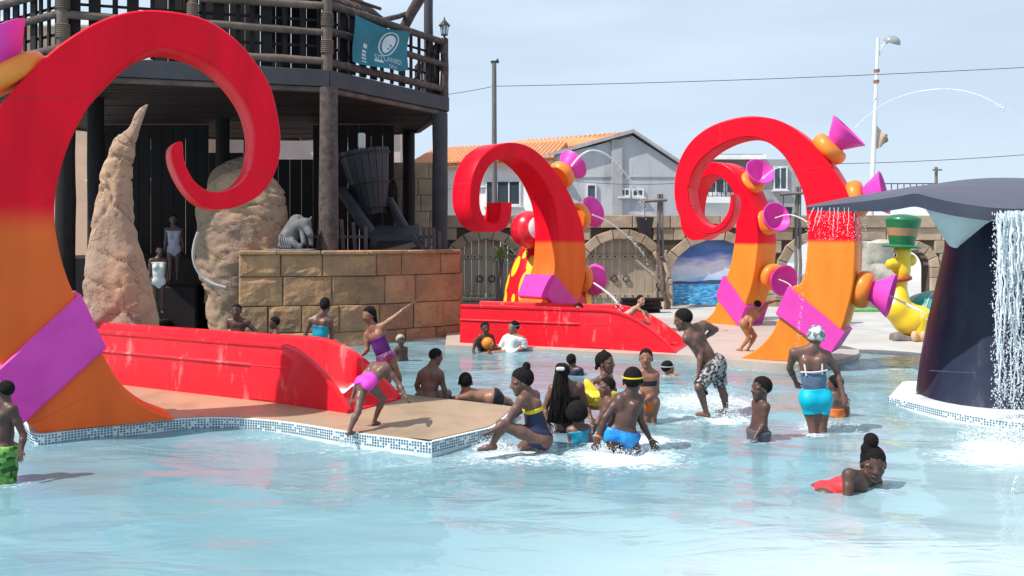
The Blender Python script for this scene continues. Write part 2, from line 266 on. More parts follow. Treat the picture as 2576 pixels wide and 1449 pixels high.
def slab(name, pts, zt, label, cat, k=6, rim=(0, None), rows=4, step=.036, cap=300, top=None):
    """deck slab: top sheet, white rim wall round it, rows of mosaic tiles on the rim"""
    base = empty(name, (pts[0].x, pts[0].y, 0), label, cat)
    poly = crom([Vector((p.x, p.y, 0)) for p in pts], k)
    c = sum(poly, Vector()) / len(poly)
    zr = zt - 0.012; sgn = 1 if sum(a.x * d.y - d.x * a.y for a, d in zip(poly, poly[1:] + poly[:1])) > 0 else -1
    b = MB(); b.prism([Vector((p.x, p.y, 0)) for p in poly], (0, 0, -.6), (0, 0, zr)); b.build('rim', M['white_tile'], base, 40)
    inner = []
    for i, p in enumerate(poly):
        a, d = poly[i - 1], poly[(i + 1) % len(poly)]; t = (d - a).normalized(); n = Vector((-t.y, t.x, 0)) * sgn
        inner.append(p + n * 0.05)
    b = MB(); b.prism([Vector((p.x, p.y, 0)) for p in inner], (0, 0, zr - .01), (0, 0, zt)); b.build('deck_top', M[top or 'deck'], base, 40)
    if name == 'splash_platform':      # pale step just under the water along the front
        ou = []
        for i, p in enumerate(poly):
            a, d = poly[i - 1], poly[(i + 1) % len(poly)]; t = (d - a).normalized(); ou.append(p - Vector((-t.y, t.x, 0)) * sgn * .42)
        b = MB(); b.prism([Vector((p.x, p.y, 0)) for p in ou[:int(17 * k)]] + [Vector((-3, 13.2, 0)), Vector((-8, 13.6, 0))], (0, 0, -.6), (0, 0, -.07)); b.build('underwater_step', M['white_tile'], base, 40)
    # tiles along the rim wall, nearest ones single
    s0 = 0; spots = []
    for i in range(rim[0] * k, (rim[1] or len(pts) - 1) * k):
        a, d = poly[i], poly[(i + 1) % len(poly)]; l = (d - a).length; t = (d - a).normalized(); n = Vector((t.y, -t.x, 0)) * sgn
        if n.y > 0.35: s0 += l; continue
        q = -s0 % step
        while q < l:
            for j in range(rows):
                p = a + t * q; spots.append((p + n * .0005 + Vector((0, 0, zr - .018 - j * .031)), n))
            q += step
        s0 += l
    spots = [s for s in spots if rng.random() < .86 and abs((s[0].x) / s[0].y) < .60]; spots.sort(key=lambda s: s[0].y)
    off = Vector(base.location)
    rest = MB()
    for i, (p, n) in enumerate(spots):
        rot = Matrix((( -n.y, -n.x, 0), (n.x, -n.y, 0), (0, 0, 1)))   # local -Y looks along n
        if i < cap:
            o = bpy.data.objects.new('tile', tile_me); C.objects.link(o); o.parent = base; o.location = p - off; o.rotation_euler = rot.to_euler()
        else:
            rest.add([p + rot @ q.co for q in tile_me.vertices], [tuple(pp.vertices) for pp in tile_me.polygons])
    if rest.v: tag(rest.build('mosaic_tiles', M['blue_tile'], base), kind='stuff')
    return base
ZD = 0.14
pf = [G(x, y, ZD) for x, y in ((60, 1062), (92, 1090), (200, 1078), (330, 1064), (440, 1053), (560, 1049), (700, 1058), (870, 1084), (1000, 1100), (1078, 1109), (1092, 1107), (1127, 1099), (1165, 1090), (1205, 1081), (1240, 1072), (1262, 1057), (1282, 1040), (1297, 1027), (1285, 1020), (1220, 1012), (1150, 1004), (1020, 989))]
pf += [Vector((-3.4, 14.6, 0)), Vector((-6, 16.4, 0)), Vector((-10, 16.6, 0)), Vector((-9.5, 13, 0))]
slab('splash_platform', pf, ZD, 'low beige splash platform with blue and white mosaic rim under the large left tentacle', 'platform', rim=(0, 17))
isl = [G(x, y, .12) for x, y in ((2236, 996), (2300, 1012), (2400, 1035), (2500, 1052), (2600, 1062), (2800, 1068))]
isl += [Vector((8.6, 12.4, 0)), Vector((8.3, 14.2, 0)), Vector((6.2, 14.2, 0))]
slab('whale_island', isl, .12, 'small island with mosaic rim carrying the dark whale tail', 'platform', rim=(0, 5), rows=3, top='white_tile')
# thin deck the second slide and the far tentacles stand on
b = MB(); ppl = [G(x, y, .1) for x, y in ((1120, 868), (1330, 876), (1560, 888), (1720, 893), (1880, 908), (2000, 915), (2110, 905), (2160, 880))] + [Vector((6.9, 20.5, 0)), Vector((8, 25, 0)), Vector((-1, 25, 0)), Vector((-1.6, 22, 0))]
b.prism([Vector((p.x, p.y, 0)) for p in crom(ppl, 4)], (0, 0, -.4), (0, 0, .1))
M['pale_deck'] = mat('pale pink concrete', (0.46, 0.385, 0.33), (0.37, 0.32, 0.29), 0.5, 1.2, 0.15, 30, rvar=.15)
tag(b.build('paved_deck', M['pale_deck'], None, 40), 'pale low paved deck under the second slide and far tentacles', kind='structure')
# ------------------------------------------------------------------ tentacles
def tentacle(name, pairs, anchor, tdeg, T0, T1, strap, label, zc, zw, nozzles, group=None, og=(0.84, 0.25, 0.035, 1), cup=0.0):
    """pairs of (outer, inner) photo points of the flat front face, laid on a standing plane turned by tdeg; thickness T0 to T1"""
    t = R(tdeg); u = Vector((math.cos(t), math.sin(t), 0)); n = Vector((-math.sin(t), math.cos(t), 0))
    A = [onplane(*p[0], anchor, n) for p in pairs]; B = [onplane(*p[1], anchor, n) for p in pairs]
    root = empty(name, (anchor.x, anchor.y, 0.0), label, 'tentacle', group)
    K = 5; a = crom(A, K); bb = crom(B, K); L_ = len(a); loops = []
    # keep the foot flat on the deck
    for i in range(L_):
        T = T0 + (T1 - T0) * (i / (L_ - 1)); p, q = a[i].copy(), bb[i].copy(); e = (q - p); w_ = e.length; e = e / max(w_, 1e-6); c = min(.028, w_ * .2, T * .2); c2 = c * .35
        fl = 1.0
        loops.append([p + e * c, q - e * c, q - e * c2 + n * c2, q + n * c, q + n * (T - c), q + n * (T - c2) - e * c2, q + n * T - e * c, p + n * T + e * c, p + n * (T - c2) + e * c2, p + n * (T - c), p + n * c, p + n * c2 + e * c2])
    b = MB(); b.loft(loops); b.build('limb', tentacle_mat(name + ' paint', zc, zw, og), root, 28)
    for st in (int(L_ * .34), int(L_ * .52), int(L_ * .70)):      # joints between the moulded lengths
        sl0 = []
        for i, gq in ((st, 0), (st, 1)):
            tq = (a[min(st + 1, L_ - 1)] - a[st]).normalized() * (.009 * gq); T = T0 + (T1 - T0) * (st / (L_ - 1)); p, q = a[st] + tq, bb[st] + (bb[min(st + 1, L_ - 1)] - bb[st]).normalized() * (.009 * gq); e = (q - p).normalized(); o_ = .004
            sl0.append([p - e * o_ - n * o_ + e * .02, q + e * o_ - n * o_ - e * .02, q + e * o_ + n * .02, q + e * o_ + n * (T - .02), p - e * o_ + n * (T - .02), p - e * o_ + n * .02])
        MB().loft(sl0).build('seam', M['seam_red'], root)
    # strap: proud band between two stations
    i0, i1 = strap; sl_ = []
    for i, sc_ in ((i0, 1), (i1, 1)):
        p, q = A[i], B[i]; e = (q - p).normalized(); T = T0 + (T1 - T0) * i / len(pairs); s_ = .07
        sl_.append([p - e * s_ - n * s_, q + e * s_ - n * s_, q + e * s_ + n * (T + s_), p - e * s_ + n * (T + s_)])
    # chamfered band
    ax = []
    lo, hi = sl_; d = [h - l for h, l in zip(hi, lo)]; cen = lambda lp: sum(lp, Vector()) / 4
    loops = []
    for f_, s_ in ((0, .965), (.03, 1), (.97, 1), (1, .965)):
        lp = [l + dd * f_ for l, dd in zip(lo, d)]; cc = cen(lp); loops.append([cc + (p - cc) * s_ for p in lp])
    MB().loft(loops).build('strap', M['magenta'], root, 20)
    for (bx, by, mxp, myp, rr_) in nozzles:
        mid = anchor + n * (T0 * .45)
        P = onplane(bx, by, mid, n); Q = onplane(mxp, myp, mid, n); ax = ((Q - P).normalized() - n * cup).normalized()
        ring = MB().lathe([(0.001, -.12), (rr_ * .86, -.12), (rr_ * .98, -.07), (rr_ * 1.02, 0), (rr_ * .98, .08), (rr_ * .84, .13), (rr_ * .6, .14), (0.001, .14)], 28, P, ax).build('nozzle_base', M['orange'], root, 50)
        prof = [(rr_ * .55, .10), (rr_ * .55, .17), (rr_ * .66, .21), (rr_ * .82, .30), (rr_ * 1.02, .40), (rr_ * 1.15, .46), (rr_ * 1.18, .48), (rr_ * 1.12, .49), (rr_ * .98, .42), (rr_ * .76, .32), (rr_ * .56, .22), (rr_ * .2, .17), (0.001, .16)]
        MB().lathe(prof, 32, P, ax).build('horn', M['magenta'], ring, 60)
    return root, n
M['seam_red'] = mat('dirty joint', (0.52, 0.012, 0.025), None, .6, 4)
def z3(l): return [tuple((1643.5 + x * .463, 268.3 + y * .463) for x, y in p) for p in l]
def z4(l): return [tuple((1677 + x * .1852, 369 + y * .1852) for x, y in p) for p in l]
def zm(l): return [tuple((1106.9 + x * .4167, 301.9 + y * .4167) for x, y in p) for p in l]
LEFT = [((95, 1088), (440, 1055)), ((85, 1078), (372, 1028)), ((75, 1068), (312, 975)), ((65, 1058), (255, 885)), ((2, 921), (190, 748)), ((-60, 835), (166, 690)), ((-98, 735), (148, 625)), ((-116, 610), (137, 550)), ((-115, 490), (141, 480)), ((-92, 395), (160, 400)), ((-50, 322), (193, 320)), ((2, 262), (235, 252)), ((70, 185), (285, 197)), ((150, 112), (335, 150)), ((250, 52), (390, 124)), ((345, 26), (428, 122)), ((440, 29), (466, 131)), ((522, 50), (516, 152)), ((590, 95), (555, 180)), ((640, 150), (592, 220)), ((680, 215), (622, 268)), ((700, 290), (638, 320)), ((707, 365), (641, 370)), ((694, 432), (631, 424)), ((660, 485), (607, 459)), ((611, 515), (576, 477)), ((558, 527), (546, 482)), ((517, 520), (519, 477)), ((482, 495), (491, 456)), ((452, 452), (472, 424)), ((434, 408), (463, 395)), ((432, 374), (461, 366)), ((441, 360), (458, 357)), ((448, 356), (455, 355.5))]
anc = G(440, 1055, ZD)
tentacle('octopus_tentacle', LEFT, anc, 30, .85, .42, (3, 4), 'largest red and orange tentacle, curling to the right at the left edge of the pool', 2.66, .2, [(30, 190, -14, 130, .42)], 'octopus tentacles', (0.88, 0.135, 0.03, 1))  # redder orange: shade and red bounce put into the foot's paint colour
MID = zm([((700, 1262), (400, 1268)), ((702, 1225), (470, 1215)), ((708, 1190), (575, 1160)), ((725, 1160), (645, 1082)), ((828, 1108), (692, 945)), ((862, 1020), (712, 865)), ((880, 925), (716, 780)), ((882, 830), (716, 700)), ((878, 740), (708, 600)), ((862, 640), (690, 505)), ((820, 520), (655, 420)), ((760, 400), (615, 348)), ((690, 300), (562, 288)), ((620, 218), (512, 248)), ((540, 160), (462, 228)), ((455, 136), (415, 225)), ((372, 142), (368, 236)), ((300, 177), (318, 262)), ((240, 237), (280, 312)), ((200, 322), (254, 377)), ((181, 420), (243, 452)), ((184, 520), (246, 530)), ((210, 602), (270, 590)), ((252, 652), (305, 621)), ((312, 676), (338, 628)), ((372, 668), (356, 606)), ((415, 632), (366, 565)), ((434, 565), (369, 528)), ((436, 497), (369, 497))])
anc2 = U(*MID[4][1], 20.3)
tentacle('octopus_tentacle', MID, anc2, 42, .9, .5, (3, 4), 'dark red tentacle curling to the left, standing behind the far red slide', 2.30, .06, [(1412, 440, 1437, 418, .33), (1456, 545, 1485, 535, .33), (1462, 700, 1492, 703, .33)], 'octopus tentacles', (0.88, 0.16, 0.03, 1))  # orange foot made redder, its shaded tone put into the paint
RF = z3([((905, 1392), (470, 1367)), ((912, 1372), (560, 1318)), ((928, 1348), (640, 1235)), ((945, 1330), (685, 1138)), ((1022, 1212), (752, 988)), ((1050, 1130), (795, 965)), ((1080, 1010), (822, 900)), ((1095, 885), (833, 800)), ((1098, 740), (838, 700)), ((1090, 620), (832, 600)), ((1065, 505), (822, 510)), ((1018, 405), (795, 422)), ((958, 310), (752, 332)), ((880, 220), (700, 258)), ((790, 137), (640, 205)), ((690, 77), (580, 178)), ((580, 53), (520, 166)), ((480, 54), (450, 176)), ((380, 77), (380, 202)), ((290, 117), (312, 242)), ((215, 175), (252, 298)), ((160, 250), (212, 365)), ((125, 340), (192, 438))]) + z4([((98, 560), (290, 540)), ((112, 760), (308, 720)), ((150, 900), (345, 840)), ((210, 1000), (400, 930)), ((300, 1095), (480, 1025)), ((420, 1165), (560, 1070)), ((560, 1192), (630, 1082)), ((690, 1165), (700, 1055)), ((800, 1090), (770, 985)), ((870, 980), (825, 890)), ((905, 860), (853, 790)), ((908, 740), (862, 710)), ((890, 650), (858, 648))])
anc3 = G(*RF[0][1], .1)
tentacle('octopus_tentacle', RF, anc3, -30, .85, .5, (3, 4), 'tall bright red tentacle curling left with orange foot, nearest on the right side', 2.34, .05, [(2086, 375, 2118, 345, .34), (2155, 500, 2190, 492, .34), (2172, 728, 2215, 738, .34)], 'octopus tentacles')
RB = z3([((452, 1204), (262, 1172)), ((455, 1194), (320, 1122)), ((460, 1185), (355, 1045)), ((500, 1075), (395, 928)), ((532, 980), (418, 860)), ((556, 860), (435, 765)), ((567, 745), (445, 685)), ((560, 640), (448, 595)), ((540, 560), (445, 522)), ((510, 472), (430, 462)), ((470, 402), (405, 420)), ((430, 347), (370, 387)), ((380, 312), (330, 372)), ((320, 300), (290, 378)), ((260, 318), (250, 405)), ((205, 368), (222, 450)), ((165, 440), (207, 512)), ((145, 530), (203, 580)), ((145, 630), (215, 638)), ((165, 693), (240, 668)), ((205, 724), (272, 672)), ((255, 720), (293, 655)), ((300, 690), (305, 635))])
anc4 = G(*RB[0][1], .1)
tentacle('octopus_tentacle', RB, anc4, -50, .95, .55, (2, 3), 'shorter red tentacle with three nozzles, seen through the curl of the taller one', 2.24, .05, [(1893, 458, 1922, 432, .33), (1928, 560, 1965, 545, .33), (1945, 697, 1985, 706, .34)], 'octopus tentacles', cup=.4)
# ------------------------------------------------------------------ slides
def slide(name, A, d, p, L_, W, H, S, label, zb=ZD):
    """open trough: A = near corner of the exit lip, d = direction back up the slide, p = direction across, S = length of the sloping end"""
    root = empty(name, (A.x, A.y, zb), label, 'slide')
    A = Vector((A.x, A.y, 0)); up = Vector((0, 0, 1)); st = [0, .04, .1, .18, .28, .4, .53, .66, .8, .92, 1.0]
    ss = [x * S for x in st] + [S + (L_ - S) * i / 10 for i in range(1, 11)]
    def h(s): 
        q = min(s / S, 1); return .04 + (H - .04) * (1 - (1 - q) ** 1.9)
    loops = []
    for s in ss:
        hh = h(s); q = min(s / S, 1); o = A + d * s + up * zb; fl = .10 * (1 - q); bt = .05 * hh / H
        th = .075
        near = -fl; far = W + fl
        loops.append([o + p * near, o + p * (near + bt * .5) + up * hh * .5, o + p * (near + bt) + up * (hh - .05), o + p * (near + bt - .02) + up * (hh - .045), o + p * (near + bt - .02) + up * hh * .995, o + p * (near + bt + .02) + up * (hh + .015), o + p * (near + bt + th) + up * (hh + .01), o + p * (near + bt + th + .02) + up * (hh - .03),
                      o + p * (near + bt + th + .05) + up * max(.08 * q + .02, hh * .35), o + p * (near + .32) + up * (.02 + .06 * q), o + p * (far - .32) + up * (.02 + .06 * q), o + p * (far - bt - th - .05) + up * max(.08 * q + .02, hh * .35), o + p * (far - bt - th - .02) + up * (hh - .03), o + p * (far - bt - th) + up * (hh + .01), o + p * (far - bt) + up * (hh + .015), o + p * (far - bt + .02) + up * (hh - .04), o + p * far])
    b = MB(); b.loft(loops); b.build('trough', M['slide_red'], root, 40)
    for zz in (.32, .56):       # moulded ribs along the near wall
        b = MB(); lp = []
        for s in [S * .42 * (1 + zz) + i * (L_ - S * .42 * (1 + zz)) / 14 for i in range(15)]:
            o = A + d * s + up * zb; x = .05 * (h(s) / H) * zz; z = h(s) * 0 + H * (1 - zz) * .9
            lp.append([o + p * (x + .006) + up * (z - .012) , o + p * (x - .012) + up * (z - .008), o + p * (x - .010) + up * (z + .0), o + p * (x + .012) + up * (z + .022)])
        b.loft(lp); b.build('rib', M['slide_red'], root, 30)
    # raised panel near the exit
    lp = []
    for s in [S * (.55 + .06 * i) for i in range(14)]:
        o = A + d * s + up * zb; hh = h(s); x = .05 * hh / H; 
        lp.append([o + p * -.012 + up * .03, o + p * (x * .45 - .03) + up * .06, o + p * (x - .032) + up * (hh - .16), o + p * (x - .01) + up * (hh - .10), o + p * (x + .02) + up * (hh - .12), o + p * .02 + up * .03])
    MB().loft(lp).build('end_panel', M['slide_red'], root, 30)
    return root
A1 = G(888, 1037, ZD); B1 = G(286, 966, ZD); d1 = (B1 - A1).normalized(); d1.z = 0; p1 = Vector((-d1.y, d1.x, 0)); p1 = p1 if p1.y > 0 else -p1
slide('water_slide', A1, d1, p1, 6.6, .95, .80, 1.35, 'red open water slide lane nearer the camera, ending beside the girl in pink')
A2 = G(1700, 887, .1); B2 = G(1330, 870, .1); d2 = (B2 - A2).normalized(); d2.z = 0; p2 = Vector((-d2.y, d2.x, 0)); p2 = p2 if p2.y > 0 else -p2
slide('water_slide', A2, d2, p2, 4.72, 1.25, .82, 1.5, 'far red water slide lane below the dark red tentacle', .1)
# ------------------------------------------------------------------ octopus body with spots
def sph_patch(mb, c, rad, dirv, ang, off, n=16, rings=4):
    d = Vector(dirv).normalized(); a = d.orthogonal().normalized(); b_ = d.cross(a); lp = []
    for i in range(rings + 1):
        q = ang * i / rings
        lp.append([Vector(c) + Vector([(rad[k] + off * (1 if i < rings else .2)) * (d * math.cos(q) + (a * math.cos(6.2832 * j / n) + b_ * math.sin(6.2832 * j / n)) * max(math.sin(q), 1e-4))[k] for k in range(3)]) for j in range(n)])
    mb.loft(lp, True, False)
def ellipsoid(mb, c, rad, n=24, k=14):
    lp = []
    for i in range(k + 1):
        q = math.pi * i / k; lp.append([Vector(c) + Vector((rad[0] * max(math.sin(q), 1e-3) * math.cos(6.2832 * j / n), rad[1] * max(math.sin(q), 1e-3) * math.sin(6.2832 * j / n), rad[2] * math.cos(q))) for j in range(n)])
    mb.loft(lp)
M['yellow'] = mat('yellow plastic', (0.82, 0.62, 0.02), (0.74, 0.54, 0.02), 0.4, 3, coat=.15)
M['white_plastic'] = mat('white plastic', (0.78, 0.78, 0.78), (0.68, 0.68, 0.68), 0.35, 3, coat=.2)
oc = U(1378, 700, 22.2); 
root = empty('octopus', (oc.x, oc.y, 0), 'red domed octopus body with yellow spots behind the dark red tentacle', 'octopus')
rad = (1.15, 1.05, 2.35); cb = Vector((oc.x, oc.y, .2))
b = MB(); ellipsoid(b, cb, rad, 32, 20); b.build('mantle', M['red'], root, 60)
hc = U(1330, 578, 21.4); b = MB(); ellipsoid(b, hc, (.44, .44, .46), 28, 16); eye = b.build('eye_ball', M['red'], root, 60)
b = MB(); sph_patch(b, hc, (.44, .44, .46), (.55, -.82, .1), .62, .012, 24, 5); b.build('eye_white', M['white_plastic'], eye, 60)
for dx, dz, an in ((-.70, .64, .14), (-.36, .66, .13), (-.88, .45, .12), (-.47, .42, .21), (-.93, .26, .12), (-.55, .12, .13), (-.2, .5, .12), (-.75, .3, .06), (-.5, .76, .07), (.86, .28, .14), (.5, .5, .16), (.7, .05, .15)):
    yy = -math.sqrt(max(0.02, 1 - dx * dx - dz * dz)); b = MB(); sph_patch(b, cb, rad, (dx, yy, dz), an, .008, 18, 5); b.build('spot', M['yellow'], root, 60)
UPZ = Vector((0, 0, 1))
# ------------------------------------------------------------------ whale tail fountain
M['navy'] = mat('dark navy paint', (0.016, 0.021, 0.045), (0.022, 0.027, 0.055), 0.38, 1.3, 0.05, 18, 0.25, coat=.0, rvar=.12)
M['fluke'] = mat('worn navy paint', (0.055, 0.055, 0.085), (0.085, 0.075, 0.105), 0.45, 1.6, 0.08, 14, 0.4, stretch=(.5, 1, 1), rvar=.12)
M['grey_patch'] = mat('pale grey paint', (0.52, 0.58, 0.60), (0.44, 0.50, 0.53), 0.5, 2)
wr = empty('whale_tail', (6.2, 12.6, 0), 'dark navy whale tail fountain with pale grey patch pouring water at the right edge', 'fountain')
rows = [(1030, 2338, 2740, 11.9, 1.0), (930, 2350, 2730, 12.0, .98), (830, 2366, 2715, 12.1, .92), (720, 2386, 2695, 12.2, .82), (630, 2402, 2680, 12.3, .72), (570, 2402, 2690, 12.35, .66), (520, 2390, 2700, 12.4, .62)]
lp = []
for y, xl, xr, Y, dp in rows:
    l, r_ = U(xl, y, Y + dp * .75), U(xr, y, Y + dp * .75); l.z = r_.z; z = HC - (y - HZ) * Y / FOC
    if y == 1030: z = .11
    ring = []
    for j in range(28):
        q = 6.2832 * j / 28; cx_, hw = (l.x + r_.x) / 2, (r_.x - l.x) / 2
        sg = lambda t, e: math.copysign(abs(t) ** e, t)
        ring.append(Vector((cx_ + hw * sg(math.cos(q), .75), Y + dp * .9 + dp * sg(math.sin(q), .9), z)))
    lp.append(ring)
MB().loft([[p for p in l] for i in range(len(lp)) for l in [lp[i]]]).build('trunk', M['navy'], wr, 50)
# fluke: a drooping blade, front lip low and near, back higher; left lobe runs out to a tip
front = [(2030, 522, 12.2), (2075, 517, 12.0), (2130, 511, 11.9), (2200, 503, 11.75), (2260, 494, 11.65), (2305, 487, 11.6), (2345, 497, 11.55), (2400, 509, 11.5), (2460, 518, 11.45), (2520, 524, 11.45), (2600, 524, 11.5), (2700, 510, 11.6), (2820, 488, 11.8)]
back = [(2030, 519, 12.3), (2075, 510, 12.7), (2130, 499, 13.0), (2200, 487, 13.2), (2260, 479, 13.4), (2305, 471, 13.5), (2345, 464, 13.6), (2400, 455, 13.7), (2460, 449, 13.8), (2520, 447, 13.8), (2600, 449, 13.8), (2700, 456, 13.7), (2820, 470, 13.5)]
fr_, bk = crom([U(*p) for p in front], 4), crom([U(*p) for p in back], 4); lp = []
for i, (a, c_) in enumerate(zip(fr_, bk)):
    q = min(1, i / 14); th = .03 + .14 * q; md = (a + c_) / 2 + Vector((0, 0, .06 * q)); dn = Vector((0, .03, -th))
    lp.append([a, a * .75 + md * .25 + Vector((0, 0, .012)), md, c_ * .8 + md * .2 + Vector((0, 0, .012)), c_, c_ + dn * .6, md + dn * 1.1, a * .8 + md * .2 + dn * 1.0, a + dn])
MB().loft(lp).build('fluke', M['fluke'], wr, 40)
# pale patch: curved plate under the fluke, wrapped on the front of the trunk
pp = [[(2334, 527, 11.8), (2395, 532, 11.72), (2455, 539, 11.68), (2512, 545, 11.7)], [(2352, 556, 11.9), (2395, 557, 11.8), (2440, 560, 11.76), (2478, 565, 11.78)], [(2372, 590, 12.0), (2398, 590, 11.92), (2422, 591, 11.88), (2448, 590, 11.9)], [(2392, 618, 12.1), (2400, 622, 12.04), (2408, 624, 12.02), (2416, 616, 12.04)]]
b = MB(); V = [U(*p) for r_ in pp for p in r_]; n = len(V); 
b.add(V + [p + Vector((0, .05, 0)) for p in V], [(i * 4 + j, i * 4 + j + 1, i * 4 + j + 5, i * 4 + j + 4) for i in range(3) for j in range(3)] + [(n + i * 4 + j, n + i * 4 + j + 4, n + i * 4 + j + 5, n + i * 4 + j + 1) for i in range(3) for j in range(3)] + [(j, n + j, n + j + 1, j + 1) for j in range(3)] + [(i * 4, i * 4 + 4, n + i * 4 + 4, n + i * 4) for i in range(3)] + [(i * 4 + 3, n + i * 4 + 3, n + i * 4 + 7, i * 4 + 7) for i in range(3)] + [(12 + j, 13 + j, n + 13 + j, n + 12 + j) for j in range(3)])
b.build('belly_patch', M['grey_patch'], wr, 60)
b = MB(); b.tube([U(2338, 932, 11.0 + .85), U(2400, 936, 11.75), U(2455, 937, 11.72)], .006, 5); b.build('seam', M['fluke'], wr)
# ------------------------------------------------------------------ stones
def stone_mat(name, c, c2, crack=1.0, sc=2.0):
    m = mat(name, c, c2, .85, sc, 0.55 * crack, 7, .2, detail=9, bdist=.05, geo=True)
    N, L = m.node_tree.nodes, m.node_tree.links; b = N['Principled BSDF']; mp = node(m, 'ShaderNodeMapping')
    vo = N.new('ShaderNodeTexVoronoi'); vo.feature = 'DISTANCE_TO_EDGE'; vo.inputs['Scale'].default_value = sc * 1.1
    n0 = N.new('ShaderNodeTexNoise'); n0.inputs['Scale'].default_value = 2.2; n0.inputs['Detail'].default_value = 4; L.new(mp.outputs[0], n0.inputs['Vector'])
    va = N.new('ShaderNodeVectorMath'); va.operation = 'MULTIPLY_ADD'; va.inputs[1].default_value = (2.2, 2.2, 1.2); L.new(n0.outputs['Color'], va.inputs[0]); L.new(mp.outputs[0], va.inputs[2]); L.new(va.outputs[0], vo.inputs['Vector'])
    r = N.new('ShaderNodeMapRange'); r.inputs[1].default_value = 0; r.inputs[2].default_value = .022; r.inputs[3].default_value = 0; r.inputs[4].default_value = 1; L.new(vo.outputs['Distance'], r.inputs[0])
    bp = node(m, 'ShaderNodeBump'); b2 = N.new('ShaderNodeBump'); b2.inputs['Strength'].default_value = .55 * crack; b2.inputs['Distance'].default_value = .025; L.new(r.outputs[0], b2.inputs['Height']); L.new(bp.outputs[0], b2.inputs['Normal']); L.new(b2.outputs[0], b.inputs['Normal'])
    src = b.inputs['Base Color'].links[0].from_socket
    mu = N.new('ShaderNodeMix'); mu.data_type = 'RGBA'; mu.blend_type = 'MULTIPLY'; r2 = N.new('ShaderNodeMapRange'); r2.inputs[1].default_value = 0; r2.inputs[2].default_value = .018; r2.inputs[3].default_value = .72; r2.inputs[4].default_value = 1; L.new(vo.outputs['Distance'], r2.inputs[0])
    mu.inputs[0].default_value = .8 * crack; L.new(src, mu.inputs[6]); L.new(r2.outputs[0], mu.inputs[7])
    oi = N.new('ShaderNodeObjectInfo'); r3 = N.new('ShaderNodeMapRange'); r3.inputs[3].default_value = .78; r3.inputs[4].default_value = 1.12; L.new(oi.outputs['Random'], r3.inputs[0])
    mv = N.new('ShaderNodeMix'); mv.data_type = 'RGBA'; mv.blend_type = 'MULTIPLY'; mv.inputs[0].default_value = 1; L.new(mu.outputs[2], mv.inputs[6]); L.new(r3.outputs[0], mv.inputs[7]); L.new(mv.outputs[2], b.inputs['Base Color'])
    return m
M['tower_stone'] = stone_mat('brown carved stone', (0.43, 0.25, 0.13), (0.30, 0.18, 0.11), .9, 1.6)
M['wall_stone'] = stone_mat('tan wall stone', (0.47, 0.36, 0.26), (0.36, 0.27, 0.195), .4, 2.2)
M['mortar'] = mat('dark mortar', (0.09, 0.07, 0.055), None, .95, 6)
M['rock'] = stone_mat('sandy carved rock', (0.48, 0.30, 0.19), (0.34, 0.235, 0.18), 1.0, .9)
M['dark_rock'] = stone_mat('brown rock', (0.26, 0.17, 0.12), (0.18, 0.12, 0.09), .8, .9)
def stone(parent, q, out, dep, m, jit=.012, ch=.022, name='stone', rough=0):
    """block with chamfered, slightly uneven face: q = 4 corners (bl, br, tr, tl) of the face, out = unit outward"""
    q = [Vector(p) for p in q]; c = sum(q, Vector()) / 4; out = Vector(out)
    if any((p - c).length < .03 for p in q): return None
    qq = [p + (c - p).normalized() * .010 for p in q]; j = lambda: rng.uniform(-jit, jit)
    lift = rng.uniform(0, jit * 2.2)
    back = [p - out * dep for p in qq]; mid = [p + out * (lift - ch) for p in qq]
    fr = [p + (c - p).normalized() * ch * rng.uniform(.8, 2.0) + out * (lift + j()) for p in qq]
    b = MB(); vs = back + mid + fr
    fs = [(3, 2, 1, 0)] + [(k, (k + 1) % 4, 4 + (k + 1) % 4, 4 + k) for k in range(4)] + [(4 + k, 4 + (k + 1) % 4, 8 + (k + 1) % 4, 8 + k) for k in range(4)]
    if rough:
        g_ = 6; sd = rng.uniform(0, 90); base_ = len(vs)
        for jj in range(g_ + 1):
            for ii in range(g_ + 1):
                p = fr[0].lerp(fr[1], ii / g_).lerp(fr[3].lerp(fr[2], ii / g_), jj / g_); e_ = 0 if ii in (0, g_) or jj in (0, g_) else 1
                vs.append(p + out * e_ * rough * (mnoise.noise(p * 2.6 + Vector((sd, 0, 0))) + .7 * mnoise.noise(p * 6 + Vector((0, sd, 0))) + .3))
        fs += [(base_ + jj * (g_ + 1) + ii, base_ + jj * (g_ + 1) + ii + 1, base_ + (jj + 1) * (g_ + 1) + ii + 1, base_ + (jj + 1) * (g_ + 1) + ii) for jj in range(g_) for ii in range(g_)]
    else: fs += [(8, 9, 10, 11)]
    b.add(vs, fs); return b.build(name, m, parent)
# ------------------------------------------------------------------ back wall with arches
YW = 30.0
def wx(px): return (px - CX) * YW / FOC
def wz(py): return HC - (py - HZ) * YW / FOC
bw = empty('arched_wall', (wx(1480), YW, 0), 'long tan stone wall with round arches behind the pool', 'wall')
ARCH = [(wx(1222), 1.22, wz(648)), (wx(1562), 1.36, wz(672)), (wx(1800), 1.65, wz(700)), (wx(2065), 1.2, wz(690)), (wx(2296), .58, wz(690))]   # centre, radius, springing height
ARCH = [(c_, r_, wz(600) - r_ if i < 2 else (wz(603) - r_ if i < 4 else wz(630) - r_)) for i, (c_, r_, s_) in enumerate(ARCH)]
x0, x1, zt = wx(1095), wx(2440), wz(540)
